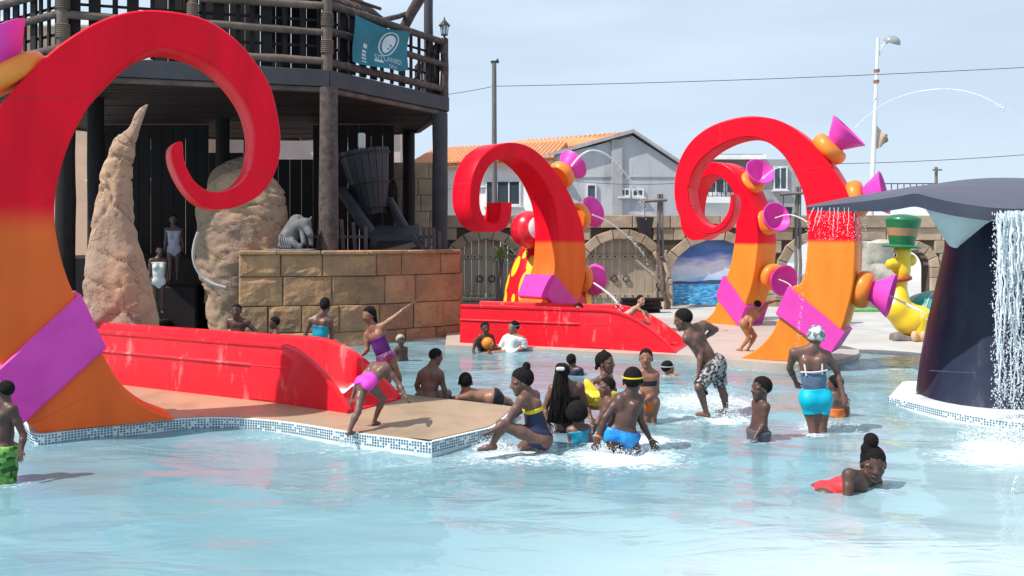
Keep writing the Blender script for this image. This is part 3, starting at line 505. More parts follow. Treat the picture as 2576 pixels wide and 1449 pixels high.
# solid core behind the stones, with the arch holes left open
def wall_core():
    b = MB(); edges = [x0]
    segs = 14
    for c_, r_, zs in ARCH: edges += [c_ - r_, c_ + r_]
    edges.append(x1)
    for i in range(0, len(edges), 2):
        if edges[i + 1] - edges[i] > .01: b.box(((edges[i] + edges[i + 1]) / 2, YW + .35, zt / 2 - .05), (edges[i + 1] - edges[i], .6, zt - .1))
    for c_, r_, zs in ARCH:
        for k in range(segs):
            a0, a1 = math.pi * k / segs, math.pi * (k + 1) / segs
            xa, xb = c_ + r_ * math.cos(a0), c_ + r_ * math.cos(a1); za, zb = zs + r_ * math.sin(a0), zs + r_ * math.sin(a1)
            b.prism([(xa, 0, za), (xb, 0, zb), (xb, 0, zt - .1), (xa, 0, zt - .1)], (0, YW + .05, 0), (0, YW + .65, 0))
    return b
wall_core().build('core', M['mortar'], bw)
def in_arch(x, z, pad):
    for c_, r_, zs in ARCH:
        if z < zs and abs(x - c_) < r_ + .02: return True
        if z >= zs and math.hypot(x - c_, z - zs) < r_ + pad: return True
    return False
hts = [.0, .5, .98, 1.42, 1.86, 2.3, 2.72, zt - .02]
for i in range(len(hts) - 1):
    x = x0; z0, z1 = hts[i], hts[i + 1]
    while x < x1:
        w_ = rng.uniform(.55, 1.15) if i < 6 else rng.uniform(1.0, 1.7); xe = min(x + w_, x1)
        zm_ = (z0 + z1) / 2
        # trim against arches
        def free(a, e):
            return not any(in_arch(q, zz, .34) for q in (a, (a + e) / 2, e) for zz in (z0 + .05, zm_, z1 - .05))
        a, e = x, xe
        if not free(a, e):
            for t in range(8):
                if in_arch(a, zm_, .30) or in_arch(a, z0 + .04, .3): a += w_ / 8
            for t in range(8):
                if in_arch(e, zm_, .30) or in_arch(e, z0 + .04, .3): e -= w_ / 8
        if e - a > .12: 
            pr = .05 if i == 6 else 0
            stone(bw, [(a, YW - pr, z0), (e, YW - pr, z0), (e, YW - pr, z1), (a, YW - pr, z1)], (0, -1, 0), .3, M['wall_stone'], .012)
        x = xe
for c_, r_, zs in ARCH:
    n_ = 9 if r_ > 1 else 7
    for k in range(n_):
        a0, a1 = math.pi * k / n_, math.pi * (k + 1) / n_; ro = r_ + .34
        P = lambda r, a: (c_ + r * math.cos(a), YW - .04, zs + r * math.sin(a))
        stone(bw, [P(r_, a1), P(r_, a0), P(ro, a0), P(ro, a1)], (0, -1, 0), .5, M['wall_stone'], .01, name='voussoir')
    for sgn in (-1, 1):
        z = 0
        while z < zs - .1:
            zn = min(z + rng.uniform(.35, .6), zs); xa, xb = sorted((c_ + sgn * r_, c_ + sgn * (r_ + .38)))
            stone(bw, [(xa, YW - .05, z), (xb, YW - .05, z), (xb, YW - .05, zn), (xa, YW - .05, zn)], (0, -1, 0), .5, M['wall_stone'], .012); z = zn
M['door_wood'] = mat('weathered pale timber', (0.44, 0.365, 0.275), (0.35, 0.29, 0.22), .8, 2.5, .4, 14, .2, stretch=(6, 6, .5), geo=True)
M['iron'] = mat('dark iron', (0.03, 0.028, 0.03), None, .5, 8)
def arch_door(c_, r_, zs, label):
    root = empty('arched_door', (c_, YW + .3, 0), label, 'door'); n_ = 10
    for k in range(n_):
        xa, xb = c_ - r_ + 2 * r_ * k / n_ + .008, c_ - r_ + 2 * r_ * (k + 1) / n_ - .008
        f = lambda x: zs + math.sqrt(max(0, r_ * r_ - (x - c_) ** 2))
        b = MB(); b.prism([(xa, 0, .05), (xb, 0, .05), (xb, 0, f(xb) - .01), (xa, 0, f(xa) - .01)], (0, YW + .25 + rng.uniform(0, .012), 0), (0, YW + .33, 0)); b.build('plank', M['door_wood'], root)
    for zz in (.42, 1.75):
        for sg in (-1, 1):
            b = MB(); b.cbox((c_ + sg * r_ * .5, YW + .225, zz), (r_ * .94, .04, .15), ch=.008); h_ = b.build('strap_hinge', M['door_wood'], root)
            for q in range(5): MB().lathe([(.03, 0), (.026, .015), (.001, .02)], 8, (c_ + sg * r_ * (.12 + .19 * q), YW + .205, zz), (0, -1, 0)).build('stud', M['iron'], h_)
    for sg in (-1, 1):
        b = MB(); b.tube([(c_ + sg * .2 + .1 * math.cos(a), YW + .21, 1.0 + .1 * math.sin(a)) for a in [6.2832 * k / 14 for k in range(15)]], .02, 6); b.build('ring_handle', M['iron'], root, 60)
arch_door(*ARCH[0], 'pale timber double door in the arch beside the brown stone tower wall')
arch_door(*ARCH[1], 'pale timber double door in the arch right of the dark red tentacle')
# sea mural: a print on a board filling the third arch
def mural_mat():
    m = bpy.data.materials.new('sea mural print'); N, L = nodes(m); b = N['Principled BSDF']; b.inputs['Roughness'].default_value = .6
    tc = N.new('ShaderNodeTexCoord'); sx = N.new('ShaderNodeSeparateXYZ'); L.new(tc.outputs['Object'], sx.inputs[0])
    mp = N.new('ShaderNodeMapping'); mp.inputs['Scale'].default_value = (.8, 1, 2.6); L.new(tc.outputs['Object'], mp.inputs[0])
    nz = N.new('ShaderNodeTexNoise'); nz.inputs['Scale'].default_value = 1.6; nz.inputs['Detail'].default_value = 6; L.new(mp.outputs[0], nz.inputs['Vector'])
    a = N.new('ShaderNodeMath'); a.operation = 'MULTIPLY_ADD'; L.new(nz.outputs[0], a.inputs[0]); a.inputs[1].default_value = .9; L.new(sx.outputs[2], a.inputs[2])
    r = N.new('ShaderNodeMapRange'); r.inputs[1].default_value = 1.1; r.inputs[2].default_value = 3.0; L.new(a.outputs[0], r.inputs[0])
    cr = N.new('ShaderNodeValToRGB'); e = cr.color_ramp.elements; e[0].position = 0; e[0].color = (.12, .36, .72, 1); e[1].position = 1; e[1].color = (.035, .07, .22, 1)
    for p, c in ((.12, (.20, .48, .80, 1)), (.30, (.62, .66, .78, 1)), (.42, (.72, .66, .74, 1)), (.52, (.30, .33, .62, 1)), (.66, (.06, .13, .38, 1)), (.8, (.10, .20, .46, 1))): q = e.new(p); q.color = c
    L.new(r.outputs[0], cr.inputs[0])
    mp2 = N.new('ShaderNodeMapping'); mp2.inputs['Scale'].default_value = (3, 1, 14); L.new(tc.outputs['Object'], mp2.inputs[0]); n2 = N.new('ShaderNodeTexNoise'); n2.inputs['Scale'].default_value = 1.5; n2.inputs['Detail'].default_value = 4; L.new(mp2.outputs[0], n2.inputs['Vector'])
    c2 = N.new('ShaderNodeValToRGB'); e = c2.color_ramp.elements; e[0].position = .35; e[0].color = (.02, .14, .42, 1); e[1].position = .68; e[1].color = (.35, .72, .85, 1); q = e.new(.52); q.color = (.05, .36, .70, 1); L.new(n2.outputs[0], c2.inputs[0])
    st = N.new('ShaderNodeMath'); st.operation = 'GREATER_THAN'; st.inputs[1].default_value = .82; L.new(sx.outputs[2], st.inputs[0])
    mx = N.new('ShaderNodeMix'); mx.data_type = 'RGBA'; L.new(st.outputs[0], mx.inputs[0]); L.new(c2.outputs[0], mx.inputs[6]); L.new(cr.outputs[0], mx.inputs[7])
    # dark far shore, higher towards the right
    h = N.new('ShaderNodeMath'); h.operation = 'MULTIPLY_ADD'; L.new(nz.outputs[0], h.inputs[0]); h.inputs[1].default_value = .22; h.inputs[2].default_value = .84
    h2 = N.new('ShaderNodeMath'); h2.operation = 'MULTIPLY_ADD'; L.new(sx.outputs[0], h2.inputs[0]); h2.inputs[1].default_value = .05; L.new(h.outputs[0], h2.inputs[2])
    lt = N.new('ShaderNodeMath'); lt.operation = 'LESS_THAN'; L.new(sx.outputs[2], lt.inputs[0]); L.new(h2.outputs[0], lt.inputs[1])
    an = N.new('ShaderNodeMath'); an.operation = 'MULTIPLY'; L.new(lt.outputs[0], an.inputs[0]); L.new(st.outputs[0], an.inputs[1])
    m3 = N.new('ShaderNodeMix'); m3.data_type = 'RGBA'; L.new(an.outputs[0], m3.inputs[0]); L.new(mx.outputs[2], m3.inputs[6]); m3.inputs[7].default_value = (.05, .07, .16, 1); L.new(m3.outputs[2], b.inputs['Base Color'])
    return m
c_, r_, zs = ARCH[2]; root = empty('sea_mural', (c_, YW + .3, 0), 'printed mural of a cloudy blue sea filling an arch of the wall', 'mural')
b = MB(); poly = [(c_ - r_, 0, .12), (c_ + r_, 0, .12)] + [(c_ + r_ * math.cos(math.pi * k / 20), 0, zs + r_ * math.sin(math.pi * k / 20)) for k in range(21)]; b.prism(poly, (0, YW + .24, 0), (0, YW + .30, 0)); b.build('print', mural_mat(), root)
b = MB(); b.cbox((c_, YW + .16, .06), (2 * r_, .25, .12)); b.build('sill', M['wall_stone'], root)
# pale carved rock panel and planted strip right of the front tentacle
M['cream_rock'] = stone_mat('cream carved rock', (0.56, 0.52, 0.46), (0.44, 0.41, 0.37), .8, 1.4)
root = empty('carved_rock_panel', (wx(2190), 28.6, 0), 'cream carved rock panel behind the nozzles of the nearest right tentacle', 'rock panel')
def lump_wall(x0, x1, z0, z1, Y, m, amp=.16, nx=26, nz_=18, name='panel'):
    vs = []; fs = []
    for j in range(nz_ + 1):
        for i in range(nx + 1):
            x, z = x0 + (x1 - x0) * i / nx, z0 + (z1 - z0) * j / nz_; d = mnoise.noise(Vector((x * 1.1, z * 1.9, Y))) + .5 * mnoise.noise(Vector((x * 3, z * 4.5, Y)))
            ed = 1 if 0 < i < nx and j < nz_ else 0
            vs.append((x, Y - d * amp * ed - .1 * ed, z + (mnoise.noise(Vector((x * 2, Y, 0))) * .12 if j == nz_ else 0)))
    for j in range(nz_):
        for i in range(nx): a = j * (nx + 1) + i; fs.append((a, a + 1, a + nx + 2, a + nx + 1))
    b = MB(); n = len(vs); b.add(vs + [(x, Y + .25, z) for x, y, z in vs], fs + [tuple(n + k for k in q[::-1]) for q in fs] + [(k, n + k, n + k + 1, k + 1) for k in range(nx)] + [(nz_ * (nx + 1) + k, nz_ * (nx + 1) + k + 1, n + nz_ * (nx + 1) + k + 1, n + nz_ * (nx + 1) + k) for k in range(nx)] + [(k * (nx + 1), (k + 1) * (nx + 1), n + (k + 1) * (nx + 1), n + k * (nx + 1)) for k in range(nz_)] + [(k * (nx + 1) + nx, n + k * (nx + 1) + nx, n + (k + 1) * (nx + 1) + nx, (k + 1) * (nx + 1) + nx) for k in range(nz_)])
    return b
lump_wall(U(2120, 0, 28.6).x, U(2265, 0, 28.6).x, .0, 2.35, 28.6, M['cream_rock']).build('panel', M['cream_rock'], root, 35)
M['grass'] = mat('green painted strip', (0.10, 0.30, 0.08), (0.16, 0.36, 0.12), .8, 9, .5, 40)
b = MB(); b.cbox((U(2190, 0, 27.9).x, 27.9, .09), (2.6, .3, .18), ch=.03); tag(b.build('kerb', M['grass'], None, 30), 'low green painted kerb at the foot of the cream rock panel', 'kerb')
# ------------------------------------------------------------------ houses
M['white_wall'] = mat('white render', (0.86, 0.86, 0.86), (0.78, 0.78, 0.78), .85, 1.2, .1, 30, geo=True)
M['grey_wall'] = mat('grey stained render', (0.52, 0.53, 0.56), (0.43, 0.44, 0.47), .85, .6, .2, 20, stretch=(1, 1, .25), geo=True)
M['roof_tile'] = mat('terracotta tile', (0.62, 0.27, 0.12), (0.52, 0.22, 0.10), .8, 3, .2, 20, geo=True)
M['glass'] = mat('dark window glass', (0.05, 0.07, 0.09), None, .08, 2, spec=.8)
M['frame'] = mat('white window frame', (0.75, 0.75, 0.75), None, .5, 3)
def window(parent, c, w_, h_, d=(0, -1, 0), mull=1, shutter=0):
    d = Vector(d); t = Vector((-d.y, d.x, 0)); c = Vector(c); up = Vector((0, 0, 1))
    b = MB(); 
    for s in (-1, 1): b.box(c + t * s * (w_ / 2 - .03) + d * .02, (.06, .08, h_), (t, d, up)); b.box(c + up * s * (h_ / 2 - .03) + d * .022, (w_ - .12, .08, .06), (t, d, up))
    for k in range(mull): b.box(c + t * w_ * ((k + 1) / (mull + 1) - .5) + d * .018, (.05, .06, h_ - .12), (t, d, up))
    wn = b.build('window', M['frame'], parent)
    b = MB(); b.box(c - d * .0, (w_ - .1, .03, h_ - .1), (t, d, up)); b.build('pane', M['glass'], wn)
    b = MB(); b.box(c - up * (h_ / 2 + .04) + d * .06, (w_ + .16, .16, .06), (t, d, up)); b.build('sill', M['frame'], wn)
    return wn
scuff(M['grey_wall'], (0.22, 0.22, 0.24), .52, .7, 2.2, .6, (1, 1, .18)); scuff(M['white_wall'], (0.62, 0.61, 0.58), .56, .74, 1.8, .5, (1, 1, .2)); scuff(M['navy'], (0.10, 0.105, 0.14), .54, .74, 3.0, .45, (2, 2, .15))
YH = 38.0
hx = lambda px, Y=YH: (px - CX) * Y / FOC
hz = lambda py, Y=YH: HC - (py - HZ) * Y / FOC
root = empty('white_house', (hx(1230), YH, 0), 'white rendered house with terracotta tiled roof and wide window', 'house')
b = MB(); b.box(((hx(1030) + hx(1392)) / 2, YH + 3.5, hz(408) / 2), (hx(1392) - hx(1030), 7, hz(408))); b.build('wall', M['white_wall'], root)
window(root, (hx(1267), YH - .02, hz(486)), hx(1312) - hx(1222), hz(455) - hz(518), mull=2)
b = MB(); b.cbox((hx(1165), YH - .06, hz(470)), (hx(1222) - hx(1110), .12, .05)); b.build('ledge', M['white_wall'], root)
# roof: rows of rounded tiles on a slope, ridge at the back
def tiled_roof(parent, x0, x1, y0, z0, y1, z1, cols, m, slant=0):
    """tile columns running up the slope; each a half-round strip"""
    rf = MB(); rf.add([(x0, y0, z0 - .05), (x1, y0, z0 - .05 + slant), (x1, y1, z1 - .05 + slant), (x0, y1, z1 - .05), (x0, y0, z0 - .2), (x1, y0, z0 - .2 + slant), (x1, y1, z1 - .2 + slant), (x0, y1, z1 - .2)], [(0, 1, 2, 3), (7, 6, 5, 4), (0, 4, 5, 1), (1, 5, 6, 2), (2, 6, 7, 3), (3, 7, 4, 0)])
    r_ = rf.build('roof', m, parent); dx = (x1 - x0) / cols
    for k in range(cols):
        xc = x0 + dx * (k + .5); s_ = slant * (k + .5) / cols; lp = []
        for t in (0, 1): lp.append([Vector((xc + dx * .47 * math.cos(a), y0 - .06 + (y1 - y0 + .06) * t, z0 + (z1 - z0) * t + s_ - .04 + dx * .35 * math.sin(a))) for a in [math.pi * j / 6 for j in range(7)]])
        MB().loft(lp).build('tile_row', m, r_, 60)
tiled_roof(root, hx(1020), hx(1400), YH - .4, 5.52, YH + 3.6, 6.62, 34, M['roof_tile'], .2)
root.rotation_euler = (0, 0, R(-12))
root = empty('gable_house', (hx(1540), YH, 0), 'grey stained house with a gable facing the pool and small windows', 'house')
gx0, gx1, gxr = hx(1372), hx(1712), hx(1588); zr, ze0, ze1 = hz(338), hz(400), hz(425)
b = MB(); b.prism([(gx0, 0, 0), (gx1, 0, 0), (gx1, 0, ze1), (gxr, 0, zr - .12), (gx0, 0, ze0)], (0, YH - .5, 0), (0, YH + 8, 0)); b.build('wall', M['grey_wall'], root)
b = MB(); b.cbox((hx(1548), YH - .56, hz(450)), (.45, .14, hz(355) - hz(545))); b.build('pilaster', mat('pale grey render', (0.42, 0.42, 0.43), None, .85, 2), root)
rfm = M['roof_tile']
for (xa, za, xb, zb) in ((gx0 - .2, ze0 - .05, gxr, zr), (gxr, zr, gx1 + .25, ze1 - .1)):
    b = MB(); b.prism([(xa, 0, za), (xb, 0, zb), (xb, 0, zb + .14), (xa, 0, za + .14)], (0, YH - .75, 0), (0, YH + 8.2, 0)); rf = b.build('roof', mat('grey roof edge', (0.42, 0.42, 0.44), None, .8, 3), root)
# the long terracotta slope seen left of the gable ridge
q4 = [U(1590, 334, YH - .3), U(1290, 357, YH + 8), U(1330, 396, YH + 5.5), U(1522, 352, YH - .4)]
b = MB(); b.prism(q4, (0, 0, 0), (0, 0, -.15)); b.build('roof_slope', rfm, root)
for k in range(26): b = MB(); b.tube([q4[0].lerp(q4[1], k / 26) + UPZ * .03, q4[3].lerp(q4[2], k / 26) + UPZ * .03], .07, 5); b.build('tile_row', rfm, root, 60)
window(root, (hx(1485), YH - .52, hz(493)), .42, hz(465) - hz(521), mull=0); window(root, (hx(1568), YH - .52, hz(486)), .44, .34, mull=1); window(root, (hx(1600), YH - .52, hz(487)), .5, .34, mull=1)
b = MB(); b.box((hx(1560), YH - .53, hz(446)), (hx(1705) - hx(1410), .03, .035)); b.build('string_course', M['grey_wall'], root)
YB = 46.0
bx_ = lambda px: hx(px, YB); bz_ = lambda py: hz(py, YB)
root = empty('flat_roof_building', (bx_(1880), YB, 0), 'pale flat roofed building with a balcony, seen through the right tentacles', 'building')
b = MB(); b.box((bx_(1880), YB + 4, bz_(440) / 2), (bx_(1990) - bx_(1730), 8, bz_(440))); b.build('wall', M['white_wall'], root)
b = MB(); b.cbox((bx_(1840), YB + 2.4, bz_(412)), (bx_(1910) - bx_(1770), 6, .9)); b.build('upper_storey', mat('brown cladding', (0.20, 0.14, 0.13), (0.14, 0.1, 0.1), .7, 2), root)
b = MB(); b.cbox((bx_(1842), YB + 2.3, bz_(399)), (bx_(1912) - bx_(1765), 6.5, .22)); b.build('roof_edge', M['white_wall'], root)
b = MB(); b.cbox((bx_(1960), YB + 1.5, bz_(470)), (bx_(2010) - bx_(1915), 4, bz_(405) - bz_(540))); b.build('stair_tower', mat('grey render', (0.36, 0.35, 0.36), None, .8, 2), root)
for px, py, ww, hh in ((1800, 462, .9, 1.0), (1845, 462, .8, 1.0), (1882, 470, .6, .9), (1955, 450, .7, 1.2)): window(root, (bx_(px), YB - .04 - (.5 if px > 1910 else 0), bz_(py)), ww, hh, mull=1)
b = MB()
for k in range(16): b.box((bx_(1740) + k * (bx_(1905) - bx_(1740)) / 15, YB - .8, bz_(480)), (.03, .03, .9))
b.box((bx_(1822), YB - .8, bz_(458)), (bx_(1905) - bx_(1740), .05, .05)); b.build('balcony_railing', M['iron'], root)
b = MB(); b.cbox((bx_(1822), YB - .45, bz_(505)), (bx_(1905) - bx_(1740), .9, .3)); b.build('balcony_slab', M['white_wall'], root)
# ------------------------------------------------------------------ poles, wires, lamp, flag
M['pole_wood'] = mat('weathered grey pole', (0.20, 0.18, 0.17), (0.13, 0.12, 0.12), .85, 3, .5, 14, stretch=(4, 4, .5))
YP = 33.0
root = empty('utility_pole', (U(1245, 0, YP).x, YP, 0), 'weathered grey wooden utility pole in front of the white house', 'pole')
t_ = U(1243, 158, YP); b = MB(); b.tube([(U(1246, 0, YP).x, YP, 0), (U(1246, 0, YP).x, YP, 2), (t_.x + .01, YP, 5), t_], [.12, .115, .1, .085], 10, jit=.05); b.build('shaft', M['pole_wood'], root, 50)
b = MB(); b.box(t_ + Vector((.03, -.02, .03)), (.3, .1, .08)); b.lathe([(.03, 0), (.045, .05), (.02, .1)], 8, t_ + Vector((.12, 0, .06))); b.build('insulator_bracket', M['iron'], root)
M['white_metal'] = mat('white painted metal', (0.75, 0.75, 0.75), (0.66, 0.65, 0.64), .45, 3)
YL = 32.0
top, bot = U(2209, 96, YL), U(2194, 470, YL); bot = top + (bot - top) * ((top.z - 0) / (top.z - bot.z))
root = empty('street_lamp', (bot.x, YL, 0), 'tall white street lamp post leaning slightly right, with a round grey head', 'street lamp')
b = MB(); b.tube([bot, bot.lerp(top, .5), top], [.11, .085, .055], 12); b.build('post', M['white_metal'], root, 60)
arm = crom([U(2213, 140, YL), U(2218, 118, YL), U(2232, 108, YL), U(2240, 104, YL)], 4); b = MB(); b.tube(arm, .03, 8); b.build('arm', M['white_metal'], root, 60)
hc_ = U(2243, 101, YL); b = MB(); lp = []
b.lathe([(.001, -.02), (.30, -.02), (.31, .03), (.27, .12), (.18, .2), (.05, .24), (.001, .245)], 20, hc_ - Vector((0, 0, .08)), (.25, -.35, .9)); b.build('lamp_head', mat('grey lamp shell', (0.30, 0.30, 0.32), None, .35, 3), root, 50)
for yy in (178, 205): b = MB(); q = U(2205.5 - (yy - 178) * .04, yy, YL); b.lathe([(.10, -.05), (.10, .05)], 10, q); b.build('clamp', mat('rusty clamp', (0.30, 0.14, 0.09), None, .8, 6), root)
def wire(name, pts, label, sag=.35, r_=.012):
    a, c = pts; P = [a.lerp(c, k / 24) - Vector((0, 0, sag * 4 * (k / 24) * (1 - k / 24))) for k in range(25)]; b = MB(); b.tube(P, r_, 5); tag(b.build(name, M['iron'], None), label, 'wire')
wire('overhead_wire', (U(1244, 217, YP), U(2700, 163, YP - 2)), 'thin overhead wire running right from the grey utility pole across the sky', .1)
wire('overhead_wire', (U(1100, 241, YP + 1), U(1243, 217, YP)), 'short overhead wire between the timber tower and the grey utility pole', .02)
wire('overhead_wire', (U(2100, 412, 34), U(2750, 374, 34)), 'lower overhead wire passing behind the white street lamp', .1)
wire('overhead_wire', (U(1440, 455, 36), U(1720, 460, 36)), 'thin wire strung in front of the grey gable house', .1, .01)
M['flag_cloth'] = mat('faded brown cloth', (0.42, 0.28, 0.20), (0.55, 0.48, 0.44), .9, 1.2, .3, 8)
def cloth(pts_fn, nu, nv, name, m, parent=None, th=.006):
    vs = [pts_fn(i / nu, j / nv) for j in range(nv + 1) for i in range(nu + 1)]; n = len(vs); fs = [(j * (nu + 1) + i, j * (nu + 1) + i + 1, (j + 1) * (nu + 1) + i + 1, (j + 1) * (nu + 1) + i) for j in range(nv) for i in range(nu)]
    vb = [p + Vector((0, th, 0)) for p in vs]
    rim = [i for i in range(nu + 1)] + [j * (nu + 1) + nu for j in range(1, nv + 1)] + [nv * (nu + 1) + i for i in range(nu - 1, -1, -1)] + [j * (nu + 1) for j in range(nv - 1, 0, -1)]
    b = MB(); b.add(vs + vb, fs + [tuple(n + k for k in q[::-1]) for q in fs] + [(rim[k], rim[(k + 1) % len(rim)], n + rim[(k + 1) % len(rim)], n + rim[k]) for k in range(len(rim))]); return b.build(name, m, parent, 60)
fp = [U(2205, 316, YL), U(2237, 338, YL), U(2234, 366, YL), U(2203, 374, YL)]
def flagfn(u, v_):
    p = fp[0].lerp(fp[1], u).lerp(fp[3].lerp(fp[2], u), v_); return p + Vector((0, .12 * math.sin(u * 7 + v_ * 3) * u, -.14 * u * math.sin(u * 3 + v_ * 2)))
fo_ = cloth(flagfn, 14, 10, 'tattered_flag', M['flag_cloth']); tag(fo_, 'small tattered brown flag on the white lamp post', 'flag')
root = empty('utility_pole', U(2355, 470, 70) * 1, 'far wooden utility pole with a crossarm, above the whale tail', 'pole'); root.location.z = 0
b = MB(); b.tube([(U(2355, 0, 70).x, 70, 0), U(2355, 420, 70)], .13, 8); b.build('shaft', M['pole_wood'], root); b = MB(); b.box(U(2355, 428, 70) + Vector((0, -.2, 0)), (.7, .12, .12)); b.build('crossarm', M['pole_wood'], root)
root = empty('roof_railing', (U(2285, 0, 50).x, 50, 0), 'distant rooftop parapet with thin railing beyond the whale tail', 'railing')
b = MB(); b.box((U(2300, 0, 50).x, 51, 2.4), (8, 1.6, 5)); b.build('parapet', M['white_wall'], root)
for k in range(12): b = MB(); b.box((U(2200 + k * 16, 0, 50).x, 50.3, 5.1), (.04, .04, .7)); b.build('post', M['iron'], root)
b = MB(); b.box((U(2288, 0, 50).x, 50.3, 5.42), (4.2, .05, .05)); b.build('rail', M['iron'], root)
# ------------------------------------------------------------------ timber tower
M['log'] = mat('weathered round log', (0.115, 0.082, 0.072), (0.06, 0.043, 0.042), .8, 2.2, .6, 10, .2, stretch=(3, 3, 3), geo=True)
M['log_pale'] = mat('sun bleached log', (0.17, 0.12, 0.095), (0.095, 0.068, 0.058), .8, 2.2, .6, 10, .2, geo=True)
M['dark_wood'] = mat('shade dark timber', (0.015, 0.009, 0.010), (0.009, 0.006, 0.007), .7, 3, .3, 14, .25, geo=True)  # deep shade of the tower interior is put into this timber colour
M['fascia'] = mat('dark grey board', (0.055, 0.05, 0.058), (0.042, 0.038, 0.046), .7, 2, .1, 20, geo=True)
M['ceiling'] = mat('dark ceiling plank', (0.040, 0.022, 0.020), (0.022, 0.013, 0.013), .7, 2.5, .3, 14, .25, stretch=(.4, 3, 1), geo=True)
V8 = [(-9.61, 19.0), (-4.21, 20.6), (-1.76, 24.6), (-2.95, 28.9), (-7.3, 31.2), (-12.4, 30.4), (-14.8, 26.4), (-13.6, 21.8)]
V8 = [Vector((x, y, 0)) for x, y in V8]; TC = Vector((-8.1, 25.2, 0)); ZF = 6.24
tw = empty('timber_tower', (TC.x, TC.y, 0), 'dark eight-sided timber tower with log railings on a raised deck', 'tower')
UP = Vector((0, 0, 1))
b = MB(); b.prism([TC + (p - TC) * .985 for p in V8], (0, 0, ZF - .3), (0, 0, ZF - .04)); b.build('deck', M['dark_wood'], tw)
for i in range(8):
    a, c = V8[i], V8[(i + 1) % 8]; t = (c - a).normalized(); n = Vector((t.y, -t.x, 0)); l = (c - a).length
    b = MB(); b.cbox((a + c) / 2 + UP * (ZF - .18), (l, .07, .38), (t, n, UP), .008); b.build('fascia_board', M['fascia'], tw)
    b = MB(); b.cbox((a + c) / 2 - n * .12 + UP * (ZF - .43), (l * .97, .16, .11), (t, n, UP), .01); b.build('ledger', M['log_pale'], tw)
y = 19.1
while y < 30.8:
    xs_ = []
    for i in range(8):
        a, c = TC + (V8[i] - TC) * .97, TC + (V8[(i + 1) % 8] - TC) * .97
        if (a.y - y) * (c.y - y) < 0: xs_.append(a.x + (c.x - a.x) * (y - a.y) / (c.y - a.y))
    if len(xs_) == 2: b = MB(); b.box(((xs_[0] + xs_[1]) / 2, y, ZF - .40 + rng.uniform(-.012, .012)), (abs(xs_[0] - xs_[1]), .27, .03)); b.build('ceiling_plank', M['ceiling'], tw)
    y += .29
def log(parent, a, c, r0, r1=None, name='log', m=None, n=10, wob=.02):
    a, c = Vector(a), Vector(c); P = []; k = max(4, int((c - a).length / .5)); sd = rng.uniform(0, 50)
    for i in range(k + 1):
        p = a.lerp(c, i / k); P.append(p + Vector([wob * mnoise.noise(Vector((sd + i * .6, q * 9, 0))) for q in range(3)]) * (1 if 0 < i < k else 0))
    rr_ = [(r0 + ((r1 or r0) - r0) * i / k) * (1 + .08 * mnoise.noise(Vector((sd, i * .5, 3)))) for i in range(k + 1)]
    b = MB(); b.tube(P, rr_, n, jit=.03); return b.build(name, m or M['log'], parent, 50)
# supports below
p1_ = Vector((U(827, 0, 20.3).x, 20.3, 0)); log(tw, p1_ + UP * 2.03, p1_ + UP * 5.79, .225, .2, 'post', M['log'], 16, .01)
p2_ = Vector((U(1107, 0, 24.5).x, 24.5, 0)); log(tw, p2_ + UP * .5, p2_ + UP * 5.8, .215, .21, 'post', M['fascia'], 14, .005)
for px, Y in ((1028, 28.6), (241, 22.0), (165, 19.6), (560, 26.0)): q = Vector((U(px, 0, Y).x, Y, 0)); log(tw, q, q + UP * 5.85, .2, .2, 'post', M['dark_wood'], 12, .01)
log(tw, TC + (V8[7] - TC) * .95, TC + (V8[7] - TC) * .95 + UP * 5.85, .2, .2, 'post', M['dark_wood'], 12)
# railings
for i in (7, 0, 1, 2):
    a, c = V8[i], V8[(i + 1) % 8]; t = (c - a).normalized(); l = (c - a).length; n = Vector((t.y, -t.x, 0))
    for hgt, r0 in ((.24, .10), (.93, .09), (1.52, .10)):
        sp = 2 if l > 5 else 1
        for k in range(sp): log(tw, a.lerp(c, k / sp) + n * -.1 + UP * (ZF + hgt + rng.uniform(-.03, .03)), a.lerp(c, (k + 1) / sp) + n * -.1 + UP * (ZF + hgt + rng.uniform(-.04, .04)), r0, r0 * .88, 'rail', M['log_pale'] if i == 0 else M['log'])
    k = .25
    while k < l - .1:
        wv = rng.choice((.09, .11, .24)); q = a + t * k - n * .22
        b = MB(); b.cbox(q + UP * (ZF + .86), (wv, .05, 1.55), (t, n, UP), .006); b.build('baluster', M['dark_wood'], tw); k += rng.uniform(.3, .44)
    for hh in (.6, 1.2): b = MB(); b.cbox((a + c) / 2 - n * .27 + UP * (ZF + hh), (l - .1, .035, .06), (t, n, UP), .005); b.build('lattice_bar', M['dark_wood'], tw)
for q, r0, hgt, m_ in ((V8[0] * 1, .125, 2.6, M['log_pale']), (V8[1] * 1, .125, 3.0, M['log_pale']), (V8[0].lerp(V8[1], .47), .11, 1.62, M['log_pale']), (V8[2] * 1, .115, 1.62, M['log']), (V8[7] * 1, .12, 2.6, M['log']), (TC + (V8[2] - TC) * .93, .13, 3.4, M['fascia'])):
    q = q + (TC - q).normalized() * .1; po = log(tw, q + UP * (ZF - .02), q + UP * (ZF + hgt), r0, r0 * .92, 'railing_post', m_, 12, .015)
    if m_ is M['log_pale']:
        for z0 in (.42, 1.05):
            for k in range(7): b = MB(); b.tube([q + Vector((1.09 * r0 * math.cos(6.2832 * j / 12), 1.09 * r0 * math.sin(6.2832 * j / 12), ZF + z0 + k * .045)) for j in range(13)], .022, 5); b.build('rope_turn', M['log_pale'], po, 60)
for k in range(13): b = MB(); b.cbox((-9.6 + k * .42, 24.4 + .02 * (k % 2), ZF + 1.45), (.40, .06, 2.9), ch=.012); b.build('cabin_plank', M['dark_wood'], tw)
